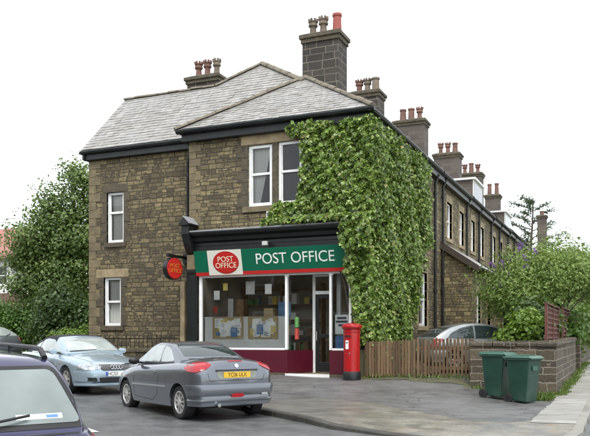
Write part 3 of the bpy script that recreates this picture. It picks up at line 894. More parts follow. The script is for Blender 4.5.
def downpipe(pts, parent, r=0.045, mat=None):
    m = MB()
    m.tube(pts, r, 10)
    z = pts[-2][2] if len(pts) > 1 else 0
    zz = pts[-2][2]; ze = pts[-1][2]
    x, y = pts[-1][0], pts[-1][1]
    k = zz - 0.4
    while k > ze + 0.3:
        m.lathe([(r * 1.4, -0.05), (r * 1.4, 0.05)], (x, y, k), 10)
        k -= 1.8
    return m.build('downpipe', mat or M['gutter'], parent, smooth=True, angle=50)

# ------------------------------------------------------------------ the corner building with the shop
XL, XR, YS, YW, XW = -12.2, -6.56, 20.0, 20.45, -16.34
EZ = 7.72
shop = thing('corner_building', 'sooty yellow stone corner building with slate hipped roofs, housing the shop', 'building', (XL, YS, 0.38))
ff = Face((XL, YS), (1, 0), (0, 1))
fa = lambda x: x - XL
up1 = (fa(-10.19), 5.3, fa(-9.41), 7.1); up2 = (fa(-9.22), 5.3, fa(-8.46), 7.12)
front_hole = (fa(-11.86), 0.28, fa(-6.92), 4.25)
wb = MB()
wallface(wb, (XL, YS), (1, 0), (0, 1), XR - XL, 0.1, 7.6, [up1, up2, front_hole])
wb.quad((XL, YS, 0.1), (XL, YW, 0.1), (XL, YW, 7.6), (XL, YS, 7.6))
wb.build('front_wall', M['stone'], shop)
# long side wall to the terrace
SY1 = 28.4
fs_ = Face((XR, YS), (0, 1), (-1, 0))
sb = lambda y: y - YS
g1 = (sb(25.85), 1.85, sb(27.05), 3.75); g2 = (sb(25.95), 5.35, sb(27.0), 7.0)
ws = MB()
wallface(ws, (XR, YS), (0, 1), (-1, 0), SY1 - YS, 0.1, 7.6, [g1, g2])
ws.build('side_wall', M['stone_side'], shop)
# wing, set back
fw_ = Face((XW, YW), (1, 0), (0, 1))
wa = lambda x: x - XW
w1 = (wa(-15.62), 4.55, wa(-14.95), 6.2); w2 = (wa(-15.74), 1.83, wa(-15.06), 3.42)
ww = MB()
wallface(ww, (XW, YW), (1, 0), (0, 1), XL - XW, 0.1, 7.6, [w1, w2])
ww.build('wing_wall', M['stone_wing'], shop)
wg = MB()
wg.poly([(XW, YW, 0.1), (XW, YW, 7.6), (XW, 22.6, 9.7), (XW, 24.8, 7.6), (XW, 24.8, 0.1)])
wg.poly([(XW, 24.8, 0.1), (XW, 24.8, 7.6), (XL, 24.8, 7.6), (XL, 24.8, 0.1)])
wg.poly([(XL, 24.8, 0.1), (XL, 24.8, 7.6), (XL, SY1, 7.6), (XL, SY1, 0.1)])
wg.build('rear_wall', M['stone_wing'], shop)

# windows of the shop front's upper floor
for (a0, z0, a1, z1), cur in ((up1, [(0.06, 0.85, 0.06, 0.38)]), (up2, [(0.75, 0.97, 0.85, 0.97)])):
    w = sash(ff, a0, z0, a1, z1, shop, split=0.53, curtain=cur, fw=0.085, rec=0.05)
hb = MB()
ff.box(hb, fa(-10.42), -0.02, 7.12, fa(-8.3), 0.1, 7.44)
hb.build('lintel', M['ashlar'], shop, bevel=0.01)
hb = MB()
ff.box(hb, fa(-10.36), -0.06, 5.13, fa(-8.3), 0.14, 5.3)
hb.build('sill', M['ashlar_mid'], shop, bevel=0.012)
hb = MB()
ff.box(hb, fa(-9.405), -0.012, 5.303, fa(-9.225), 0.14, 7.117)
hb.build('window_mullion', M['ashlar_dark'], shop, bevel=0.008)
hb = MB()
for i in range(5):
    h = (7.12 - 5.3) / 5
    w = 0.22 if i % 2 else 0.36
    ff.box(hb, fa(-10.195) - w, -0.018, 5.304 + i * h, fa(-10.195), 0.12, 5.3 + (i + 1) * h - .006)
hb.build('window_jamb', M['ashlar_dark'], shop, bevel=0.008)
# band of plain stone under the eave, quoins at the left edge
qb = MB()
for i in range(12):
    z = 4.9 + i * 0.22
    w = 0.24 if i % 2 else 0.4
    ff.box(qb, -0.006, -0.014, z, w, 0.1, z + 0.212)
qb.build('quoins', M['ashlar_mid'], shop, bevel=0.008)
# windows of the wing
w = sash(fw_, *w1, shop, split=0.6, rec=0.06, curtain=[(0.08, 0.95, 0.1, 0.9)])
w_ = sash(fw_, *w2, shop, split=0.5, rec=0.06, curtain=[(0.1, 0.92, 0.1, 0.92)])
surround(fw_, *w1, shop, M['ashlar_dark'], jw=0.17, lint=0.26, sill=0.15, lext=0.16)
surround(fw_, *w2, shop, M['ashlar_dark'], jw=0.17, lint=0.27, sill=0.15, lmat=M['ashlar'], lext=0.3)
qb = MB()
for i in range(26):
    z = 0.5 + i * 0.272
    w = 0.28 if i % 2 else 0.46
    fw_.box(qb, -0.006, -0.014, z, w, 0.1, z + 0.262)
qb.build('quoins', M['ashlar_mid'], shop, bevel=0.008)
# side windows
w = sash(fs_, *g1, shop, rec=0.08, curtain=[(0.05, 0.95, 0.05, 0.95)])
w = sash(fs_, *g2, shop, rec=0.08, curtain=[(0.1, 0.9, 0.1, 0.9)])
surround(fs_, *g1, shop, M['ashlar'], jw=0.16, lint=0.3)
surround(fs_, *g2, shop, M['ashlar'], jw=0.16, lint=0.3)

# roofs
APX = (-9.355, 22.35, 9.74)
e0, e1 = (-12.45, 19.65, EZ), (-6.26, 19.65, EZ)
rs = slope('shop_roof', e0, e1, APX, None, shop)
WE = 7.60
a2 = (-11.43, 23.5, 10.853)
def wz(y): return WE + 0.971 * (y - 20.15)
wing_pl = [(-16.45, 20.15, wz(20.15)), (-11.95, 20.15, wz(20.15)), (-9.42, 22.3, wz(22.3)), a2, (-12.75, 22.6, wz(22.6)), (-16.45, 22.6, wz(22.6))]
for pl_ in ([wing_pl[i] for i in (0, 1, 4, 5)], [wing_pl[i] for i in (1, 2, 3, 4)]):
    A = Vector(wing_pl[0]); U = Vector((1, 0, 0)); V = (Vector((0, 1, 0.971))).normalized()
    slates('wing_roof', A, U, V, [((Vector(p) - A).dot(U), (Vector(p) - A).dot(V)) for p in pl_], M['slate'], shop)
# hidden slopes: east, north and west sides, closing the volumes
back = MB()
for q in ([e1, (-6.26, SY1, EZ), (-9.4, SY1, 9.68), APX], [(-6.3, 20.3, EZ - .03), (-6.3, SY1, EZ - .03), (-11.43, SY1, 10.8), a2], [e0, APX, (-9.355, 24, 9.70), (-12.45, 24, EZ)],
          [a2, (-11.43, SY1, 10.8), (-14.7, SY1, 7.6), (-14.7, 23.6, 7.6), (-12.75, 22.63, wz(22.6))], [(-16.45, 22.6, wz(22.6)), (-12.75, 22.6, wz(22.6)), (-12.75, 25.05, WE), (-16.45, 25.05, WE)],
          [(-6.3, SY1, EZ - .03), (-14.7, SY1, 7.6), (-11.43, SY1, 10.8)]):
    back.poly(q)
back.build('rear_roof', M['slate'], shop)
ridge_tiles((-12.47, 19.63, EZ + .03), (APX[0], APX[1], APX[2] + .03), shop)
ridge_tiles((-6.24, 19.63, EZ + .03), (APX[0], APX[1], APX[2] + .03), shop, r=0.1)
ridge_tiles((-16.45, 22.6, wz(22.6) + .02), (-12.75, 22.6, wz(22.6) + .02), shop, r=0.09)
ridge_tiles((-12.75, 22.6, wz(22.6) + .03), (a2[0], a2[1], a2[2] + .03), shop, r=0.1)
ridge_tiles((-9.3, 22.15, wz(22.15) + .03), (a2[0], a2[1], a2[2] + .03), shop, r=0.12)
# eaves: boxed boards with moulded gutters
bb = MB()
bb.box(-12.36, 19.8, EZ - .33, XR + .18, 20.0, EZ - .02)
bb.box(-12.4, 19.72, EZ - .12, XR + .24, 19.8, EZ - .02)
bb.box(-12.36, 20.0, EZ - .33, -12.2, 20.5, EZ - .02)
bb.box(XR + .001, 20.0, EZ - .33, XR + .2, SY1, EZ - .03)
bb.box(XW - .02, 20.28, WE - .3, -12.37, 20.45, WE - .02)
bb.box(XW - .09, 20.2, WE - .3, XW - .021, 20.7, WE - .05)
bb.build('eave_board', M['gutter'], shop, bevel=0.012)
gutter((-12.45, 19.72, EZ - .01), (-6.2, 19.72, EZ - .01), shop, (0, -1))
gutter((XR + .2, 19.62, EZ - .01), (XR + .2, SY1, EZ - .01), shop, (1, 0))
gutter((-16.5, 20.27, WE - .01), (-12.42, 20.27, WE - .01), shop, (0, -1))
vb = MB()
vb.bar((-16.43, 20.15, WE - .1), (-16.43, 22.6, wz(22.6) - .1), 0.04, 0.2, (1, 0, 0.001))
vb.build('verge_board', M['gutter'], shop)
downpipe([(-12.36, 20.25, 7.3), (-12.36, 20.3, 7.15), (-12.5, 20.38, 6.95), (-12.5, 20.38, 4.85), (-12.5, 20.38, 0.5)][:2] + [(-12.48, 20.37, 6.9), (-12.48, 20.37, 0.45)], shop)
downpipe([(XR + .22, 28.0, 7.5), (XR + .09, 28.0, 7.2), (XR + .09, 28.0, 0.5)], shop, r=0.055)
# pilaster of pale stone between wing and shop
pb = MB()
pb.box(-12.72, 20.3, 0.4, -12.56, 20.45, 3.2)
pb.build('stone_pilaster', M['ashlar'], shop, bevel=0.01)
pb = MB()
pb.box(-12.4, 20.3, 0.4, -12.215, 20.449, 3.2)
pb.build('stone_pilaster', M['ashlar'], shop, bevel=0.01)
# chimneys on the corner building
chimney(-9.4, 24.2, 8.6, 11.72, 1.3, 0.85, shop, M['stone_black'], [(-9.83, 24.2, .62, .15, 'pot_tan', True), (-9.45, 24.2, .64, .155, 'pot_tan', True), (-8.95, 24.2, .66, .15, 'pot_new', False)], cap=0.16)
chimney(-14.05, 24.3, 8.5, 10.95, 1.28, 0.75, shop, M['stone_black'], [(-14.42, 24.3, .62, .14, 'pot_red', True), (-14.05, 24.3, .62, .14, 'pot_red', True), (-13.66, 24.3, .62, .14, 'pot_tan', True)])

# ---- shopfront
sf = MB()            # painted white posts and frame
for x, wdt in ((-11.78, .09), (-8.94, .075), (-7.58, .07), (-6.99, .08)):
    sf.box(x - wdt / 2, 19.94, 1.1, x + wdt / 2, 20.06, 3.32)
sf.box(-11.73, 19.95, 1.09, -8.985, 20.05, 1.15)
sf.box(-11.73, 19.955, 3.25, -8.985, 20.04, 3.32)
sf.box(-7.535, 19.95, 1.09, -7.035, 20.05, 1.15)
sf.box(-8.985, 19.955, 3.25, -7.035, 20.04, 3.32)
sf.lathe([(.06, 3.2), (.075, 3.24), (.075, 3.3)], (-7.58, 20.0, 0), 12)
sf.lathe([(.06, 3.2), (.075, 3.24), (.075, 3.3)], (-8.94, 20.0, 0), 12)
sfo = sf.build('shopfront_frame', M['white'], shop, bevel=0.01)
st = MB()
st.box(-11.83, 19.93, 0.44, -8.9, 20.04, 1.088)
st.box(-7.6, 19.93, 0.42, -6.9, 20.04, 1.088)
st.add([(-8.9, 19.93, .44), (-8.4, 20.75, .44), (-8.4, 20.75, 1.088), (-8.9, 19.93, 1.088)], [(0, 1, 2, 3)])
st.add([(-7.6, 19.95, .44), (-7.62, 20.75, .44), (-7.62, 20.75, 1.088), (-7.6, 19.95, 1.088)], [(0, 1, 2, 3)])
st.build('stallriser', M['maroon'], shop, bevel=0.008)
pl = MB()
pl.box(-11.86, 19.9, 0.28, -8.9, 20.05, 0.438)
pl.box(-7.6, 19.9, 0.28, -6.6, 20.05, 0.418)
pl.build('plinth', M['ashlar_dark'], shop, bevel=0.015)
gl = MB()
gl.quad((-11.74, 20.01, 1.12), (-8.97, 20.01, 1.12), (-8.97, 20.01, 3.3), (-11.74, 20.01, 3.3))
gl.quad((-7.55, 20.01, 1.12), (-7.02, 20.01, 1.12), (-7.02, 20.01, 3.3), (-7.55, 20.01, 3.3))
gl.quad((-8.91, 19.99, 1.1), (-8.42, 20.72, 1.1), (-8.42, 20.72, 3.3), (-8.91, 19.99, 3.3))
gl.quad((-7.585, 20.02, 1.1), (-7.62, 20.72, 1.1), (-7.62, 20.72, 3.3), (-7.585, 20.02, 3.3))
gl.build('shop_pane', M['shopglass'], sfo)
dr = MB()
for b in ((-8.44, 20.72, .42, -8.35, 20.8, 3.3), (-7.63, 20.72, .42, -7.56, 20.8, 3.3), (-8.35, 20.72, 2.72, -7.63, 20.8, 2.82), (-8.35, 20.72, 3.24, -7.63, 20.8, 3.3)):
    dr.box(*b)
dro = dr.build('door_frame', M['white'], shop, bevel=0.006)
dl = MB()
for b in ((-8.34, 20.735, .46, -8.25, 20.78, 2.71), (-7.72, 20.735, .46, -7.64, 20.78, 2.71), (-8.25, 20.735, .46, -7.72, 20.78, .72), (-8.25, 20.735, 2.6, -7.72, 20.78, 2.71), (-8.25, 20.735, 1.45, -7.72, 20.78, 1.55)):
    dl.box(*b)
dlo = dl.build('door', M['black'], shop, bevel=0.005)
dg = MB()
dg.quad((-8.25, 20.76, .72), (-7.72, 20.76, .72), (-7.72, 20.76, 2.6), (-8.25, 20.76, 2.6))
dg.quad((-8.35, 20.76, 2.82), (-7.63, 20.76, 2.82), (-7.63, 20.76, 3.24), (-8.35, 20.76, 3.24))
dg.build('door_pane', M['shopglass'], dlo)
hd = MB(); hd.tube([(-8.29, 20.735, 1.35), (-8.29, 20.68, 1.37), (-8.29, 20.68, 1.63), (-8.29, 20.735, 1.65)], .012, 8)
hd.build('door_handle', M['chrome'], dlo, smooth=True)
stp = MB()
stp.box(-8.9, 19.86, 0.2, -7.6, 20.85, 0.42)
stp.build('lobby_floor', M['ashlar_mid'], shop, bevel=0.01)
stp = MB()
stp.box(-8.93, 19.845, 0.33, -7.57, 19.859, 0.425)
stp.build('door_step_edge', M['white'], shop, bevel=0.004)
ceil = MB()
ceil.box(-8.95, 20.06, 3.33, -6.95, 20.85, 3.36)
ceil.build('lobby_ceiling', M['ashlar_mid'], shop)
# shop interior shell
sh = MB()
x0, x1, y0, y1, z0, z1 = -11.84, -6.95, 20.1, 23.2, 0.4, 3.6
sh.quad((x0, y1, z0), (x1, y1, z0), (x1, y1, z1), (x0, y1, z1))
sh.quad((x0, y0, z0), (x0, y1, z0), (x0, y1, z1), (x0, y0, z1))
sh.quad((x1, y0, z0), (x1, y1, z0), (x1, y1, z1), (x1, y0, z1))
sh.quad((x0, y0, z1), (x1, y0, z1), (x1, y1, z1), (x0, y1, z1))
sh.quad((x0, y0, z0), (x1, y0, z0), (x1, y1, z0), (x0, y1, z0))
sh.build('shop_interior', M['darkroom'], shop)
# white backboard behind the glass
bk = MB()
bk.box(-11.72, 20.1, 1.1, -8.98, 20.13, 2.06)
for x in (-11.5, -10.32, -9.85, -9.15):
    bk.box(x - .012, 20.09, 1.1, x + .012, 20.1, 2.06)
bk.box(-11.72, 20.085, 2.03, -8.98, 20.14, 2.075)
bk.build('window_backboard', M['white'], shop, bevel=0.004)
# dark boxed hood and cornice over the sign
cn = MB()
prof = [(0, 0), (.1, 0), (.1, .1), (.2, .14), (.22, .24), (.36, .3), (.42, .36), (.42, .42), (.0, .5)]
cn.sweep([(-12.22, 20.0, 4.2), (-6.62, 20.0, 4.2)], [(o, u) for o, u in prof])
cn.box(-12.1, 19.9, 3.9, -6.64, 20.0, 4.198)
cn.build('shop_cornice', M['black'], shop, bevel=0.008)
ct = MB(); ct.box(-11.95, 19.565, 4.6, -7.0, 19.6, 4.64); ct.build('cornice_flashing', M['lead'], shop)
br = MB()            # scrolled end bracket with a small pitched cap
br.solid([(-12.2, 20.0, 3.98), (-12.2, 19.8, 4.0), (-12.2, 19.62, 4.3), (-12.2, 19.52, 4.55), (-12.2, 19.52, 4.9), (-12.2, 20.0, 4.95)], (0.26, 0, 0))
bro = br.build('corbel', M['black'], shop, bevel=0.02)
br = MB()
br.solid([(-12.26, 19.45, 4.86), (-12.07, 19.45, 5.06), (-11.88, 19.45, 4.86), (-11.9, 19.45, 4.8), (-12.24, 19.45, 4.8)], (0, .55, 0))
br.build('corbel_cap', M['black'], bro, bevel=0.01)
br = MB(); br.bar((-12.08, 19.7, 5.085), (-11.85, 19.7, 4.85), .56, .02); br.build('corbel_flashing', M['lead'], bro)
br = MB()
br.solid([(-6.86, 20.0, 3.98), (-6.86, 19.8, 4.0), (-6.86, 19.62, 4.3), (-6.86, 19.52, 4.55), (-6.86, 19.52, 4.9), (-6.86, 20.0, 4.95)], (0.24, 0, 0))
br.build('corbel', M['black'], shop, bevel=0.02)
pp = MB()
pp.box(-12.2, 19.9, 0.44, -11.87, 20.0, 3.97); pp.box(-12.14, 19.875, 0.7, -11.93, 19.899, 3.3); pp.box(-12.2, 19.86, 3.4, -11.87, 19.899, 3.5); pp.box(-12.2, 19.86, .44, -11.87, 19.899, .7)
pp.build('wooden_pilaster', M['black'], shop, bevel=0.012)
pp = MB()
pp.box(-6.91, 19.9, 0.44, -6.6, 20.0, 3.97); pp.box(-6.85, 19.875, 1.1, -6.66, 19.899, 3.3)
pp.build('wooden_pilaster', M['black'], shop, bevel=0.012)
pp = MB(); pp.box(-12.205, 19.85, 3.5, -11.865, 20.0, 3.97); pp.build('pilaster_head', M['ashlar_mid'], shop, bevel=0.03)
pp = MB(); pp.box(-6.74, 19.82, 0.2, -6.46, 19.99, 1.12); pp.build('pilaster_base', M['moss'], shop, bevel=0.02)

# ---- fascia sign, tilted a little forward
TL = 0.16
sg = thing('shop_sign', 'long green fascia sign over the shop window with white lettering and a red oval', 'sign', (-9.4, 19.9, 3.3))
def sgp(x, z, d=0.0): return (x, 19.87 - (z - 3.3) / .7 * TL - d, z)
def sheet(mb, xa, za, xb, zb, d0, d1):
    return mb.hexa([sgp(xa, za, d1), sgp(xb, za, d1), sgp(xb, za, d0), sgp(xa, za, d0), sgp(xa, zb, d1), sgp(xb, zb, d1), sgp(xb, zb, d0), sgp(xa, zb, d0)])
m = MB(); sheet(m, -11.86, 3.4, -6.94, 4.03, 0, .03); m.build('sign_panel', M['green_sign'], sg, bevel=0.004)
m = MB(); sheet(m, -11.86, 3.3, -6.94, 3.397, 0, .034); m.build('red_stripe', M['red_sign'], sg, bevel=0.003)
m = MB(); sheet(m, -11.4, 3.31, -10.27, 4.032, 0.03, .037); m.build('cream_panel', M['cream_sign'], sg)
tilt = math.atan(TL / .7)
def oval(name, cx, cz, rx, rz, d, mat, parent):
    k = MB()
    vs = [sgp(cx + rx * math.cos(t), cz + rz * math.sin(t), d) for t in [2 * PI * i / 48 for i in range(48)]] + [sgp(cx + rx * math.cos(t), cz + rz * math.sin(t), d - .006) for t in [2 * PI * i / 48 for i in range(48)]]
    k.add(vs, [tuple(range(48))] + [(i, (i + 1) % 48, 48 + (i + 1) % 48, 48 + i) for i in range(48)])
    return k.build(name, mat, parent)
ov = oval('roundel_rim', -10.8, 3.665, .43, .325, .043, M['postbox_red'], sg)
oval('roundel', -10.8, 3.665, .405, .3, .049, M['red_sign'], ov)
rot = (PI / 2 + tilt * 1.0, 0, 0)
text('lettering', 'POST', .225, M['letter_cream'], sg, sgp(-10.8, 3.755, .052), rot, 1.0)
text('lettering', 'OFFICE', .225, M['letter_cream'], sg, sgp(-10.8, 3.575, .052), rot, 0.98)
text('lettering', 'POST OFFICE', .44, M['letter_white'], sg, sgp(-8.6, 3.715, .033), rot, 0.95)

# ---- round hanging sign on its bracket
hs = thing('projecting_sign', 'round red projecting sign in a black ring on a wall bracket beside the shop', 'sign', (-12.6, 20.0, 3.6))
nx = Vector((math.cos(math.radians(-14)), math.sin(math.radians(-14)), 0))
hc_ = Vector((-12.55, 19.62, 3.54))
def disc(name, r, t0, t1, mat, parent, sx=1.0):
    k = MB()
    side = Vector((0, 0, 1)).cross(nx)
    vs = []
    for t in (t0, t1):
        vs += [hc_ + nx * t + side * (math.cos(a) * r * sx) + Vector((0, 0, math.sin(a) * r)) for a in [2 * PI * i / 40 for i in range(40)]]
    k.add(vs, [tuple(range(39, -1, -1)), tuple(range(40, 80))] + [(i, (i + 1) % 40, 40 + (i + 1) % 40, 40 + i) for i in range(40)])
    return k.build(name, mat, parent, bevel=0.008)
dd = disc('sign_case', .34, -.09, .08, M['black'], hs)
disc('sign_face', .315, .081, .1, M['red_sign'], dd)
ry = math.atan2(nx.x, -nx.y)
text('lettering', 'POST', .17, M['lens_amber'], hs, hc_ + nx * .104 + Vector((0, 0, .075)), (PI / 2, 0, ry))
text('lettering', 'OFFICE', .17, M['lens_amber'], hs, hc_ + nx * .104 + Vector((0, 0, -.075)), (PI / 2, 0, ry))
k = MB(); k.bar((-12.57, 20.44, 3.93), (-12.57, 19.35, 3.93), .09, .08); k.box(-12.67, 20.38, 3.75, -12.47, 20.45, 4.05)
k.build('bracket', M['black'], hs, bevel=0.005)

# ---- things in the shop window
def noticeboard(x0, x1, label, seed):
    t = thing('noticeboard', label, 'noticeboard', ((x0 + x1) / 2, 20.13, 1.44))
    k = MB(); k.box(x0, 20.06, 1.44, x1, 20.085, 2.05); k.build('cork_panel', M['cork'], t)
    k = MB()
    for b in ((x0 - .02, 1.42, x1 + .02, 1.44), (x0 - .02, 2.05, x1 + .02, 2.07), (x0 - .02, 1.44, x0, 2.05), (x1, 1.44, x1 + .02, 2.05)): k.box(b[0], 20.05, b[1], b[2], 20.085, b[3])
    k.build('board_frame', M['cork'], t)
    r = random.Random(seed)
    for i in range(32):
        w, h = r.choice(((.21, .28), (.21, .3), (.24, .17), (.15, .2), (.13, .11)))
        cx = r.uniform(x0 + w / 2 + .02, x1 - w / 2 - .02); cz = r.uniform(1.46 + h / 2, 2.03 - h / 2)
        k = MB(); d = 20.058 - .0009 * i
        k.box(cx - w / 2, d - .001, cz - h / 2, cx + w / 2, d, cz + h / 2)
        p = k.build('notice', M['paper' if r.random() < .86 else r.choice(('paper_y', 'paper', 'paper_b'))], t)
        if r.random() < .7:
            k = MB()
            for j in range(r.randint(2, 4)):
                zz = cz + h * .32 - j * h * .2
                k.box(cx - w * .38, d - .0017, zz - h * .05, cx + w * r.uniform(0, .38), d - .00105, zz + h * .05)
            k.build('notice_print', M['box_grey' if r.random() < .6 else 'ink'], p)
    return t
noticeboard(-11.4, -10.42, 'cork noticeboard covered in notices in the shop window, nearer the round hanging sign', 3)
noticeboard(-10.2, -9.28, 'cork noticeboard covered in notices in the shop window, nearer the shop door', 5)
# back shelves with goods
shf = thing('shop_shelving', 'dim shop shelving along the back wall inside the shop', 'shelving', (-10, 22.6, .4))
k = MB()
for z in (1.0, 1.5, 2.0, 2.5, 3.0): k.box(-11.7, 22.55, z, -8.9, 22.95, z + .03)
for x in (-11.7, -10.3, -8.9): k.box(x - .02, 22.6, .4, x + .02, 22.95, 3.2)
k.build('shelf', M['box_brown'], shf)
for i in range(46):
    z = random.choice((1.03, 1.53, 2.03, 2.53)); x = random.uniform(-11.5, -9.1); w = random.uniform(.06, .2); h = random.uniform(.12, .36)
    if x - w < -10.3 < x + w: x += .3
    k = MB(); k.box(x - w / 2, 22.58 + .002 * i, z + .002, x + w / 2, 22.85, z + h)
    k.build('packet', M[random.choice(('box_blue', 'box_brown', 'box_grey', 'paper', 'poster_g', 'paper_y'))], shf)
ct_ = thing('shop_counter', 'pale shop counter seen through the glass door', 'counter', (-8, 22.4, .4))
k = MB(); k.box(-8.5, 22.1, .4, -7.2, 22.6, 1.35); k.build('counter_body', M['box_brown'], ct_, bevel=.01)
k = MB(); k.box(-8.55, 22.05, 1.352, -7.15, 22.65, 1.4); k.build('counter_top', M['cork'], ct_, bevel=.01)
def item(name, label, cat, boxes, mat, grp=None):
    k = MB()
    for b in boxes: k.box(*b)
    o = k.build(name, mat, bevel=.004)
    return tag(o, label, cat, grp)
item('display_card', 'tall pale display card standing on the backboard ledge in the shop window', 'card', [(-10.98, 20.21, 2.08, -10.8, 20.23, 2.62), (-10.95, 20.204, 2.4, -10.83, 20.209, 2.48), (-10.95, 20.204, 2.2, -10.83, 20.209, 2.3)], M['box_grey'])
item('orange_box', 'orange brown box behind the left noticeboard in the shop window', 'box', [(-10.76, 20.3, 2.06, -10.5, 20.55, 2.6)], M['box_brown'])
item('wire_basket', 'small pale basket above the second noticeboard in the shop window', 'basket', [(-9.8, 20.25, 2.08, -9.5, 20.27, 2.32), (-9.8, 20.27, 2.08, -9.78, 20.5, 2.32), (-9.52, 20.27, 2.08, -9.5, 20.5, 2.32)], M['cork'])
item('blue_box', 'blue box on the backboard ledge near the shop door', 'box', [(-9.35, 20.3, 2.08, -9.05, 20.55, 2.5)], M['box_blue'])
item('poster', 'green poster in the angled glass beside the shop door', 'poster', [(-8.79, 20.22, 1.75, -8.7, 20.35, 2.05)], M['poster_g'])
item('poster', 'red poster in the angled glass beside the shop door', 'poster', [(-8.79, 20.22, 1.4, -8.7, 20.35, 1.72)], M['poster_r'])
ps = thing('window_poster', 'white poster with dark print in the narrow window behind the pillar box', 'poster', (-7.3, 20.04, 1.5))
k = MB(); k.box(-7.47, 20.03, 1.55, -7.06, 20.04, 2.1); k.build('sheet', M['paper'], ps)
k = MB()
for z, w in ((2.0, .14), (1.9, .17), (1.8, .1)): k.box(-7.27 - w, 20.026, z - .03, -7.27 + w, 20.0295, z + .03)
k.build('print', M['ink'], ps)
item('leaflet', 'blue leaflet low in the narrow window behind the pillar box', 'leaflet', [(-7.47, 20.05, 1.16, -7.08, 20.06, 1.5)], M['paper_b'])
for i, (x, z, w, h, m_) in enumerate(((-11.5, 2.75, .2, .28, 'paper'), (-11.2, 3.0, .16, .22, 'paper_y'), (-11.55, 2.3, .15, .2, 'poster_r'), (-10.35, 2.95, .3, .4, 'box_grey'), (-9.75, 2.9, .22, .3, 'paper'))):
    item('hanging_card', ('pale', 'yellow', 'small red', 'large grey', 'second pale')[i] + ' card hanging inside the shop window above the noticeboards', 'card', [(x - w / 2, 20.45, z - h / 2, x + w / 2, 20.455, z + h / 2)], M[m_])
# fittings on the front
fl = thing('floodlight', 'small grey floodlight on the dark hood above the shop sign', 'lamp', (-9.48, 19.6, 4.1))
k = MB(); k.box(-9.56, 19.62, 4.1, -9.4, 19.72, 4.22); k.build('lamp_case', M['box_grey'], fl, bevel=.01)
k = MB(); k.bar((-9.48, 19.9, 4.2), (-9.48, 19.7, 4.2), .04, .04); k.build('bracket', M['black'], fl)
al = thing('alarm_box', 'small white alarm box on the wall under the upstairs window', 'alarm box', (-9.46, 19.95, 4.95))
k = MB(); k.box(-9.56, 19.91, 4.83, -9.36, 20.0, 5.12); k.build('case', M['lamp_white'], al, bevel=.012)
k = MB(); k.box(-9.53, 19.9, 5.0, -9.39, 19.909, 5.08); k.build('vent', M['ink'], al)

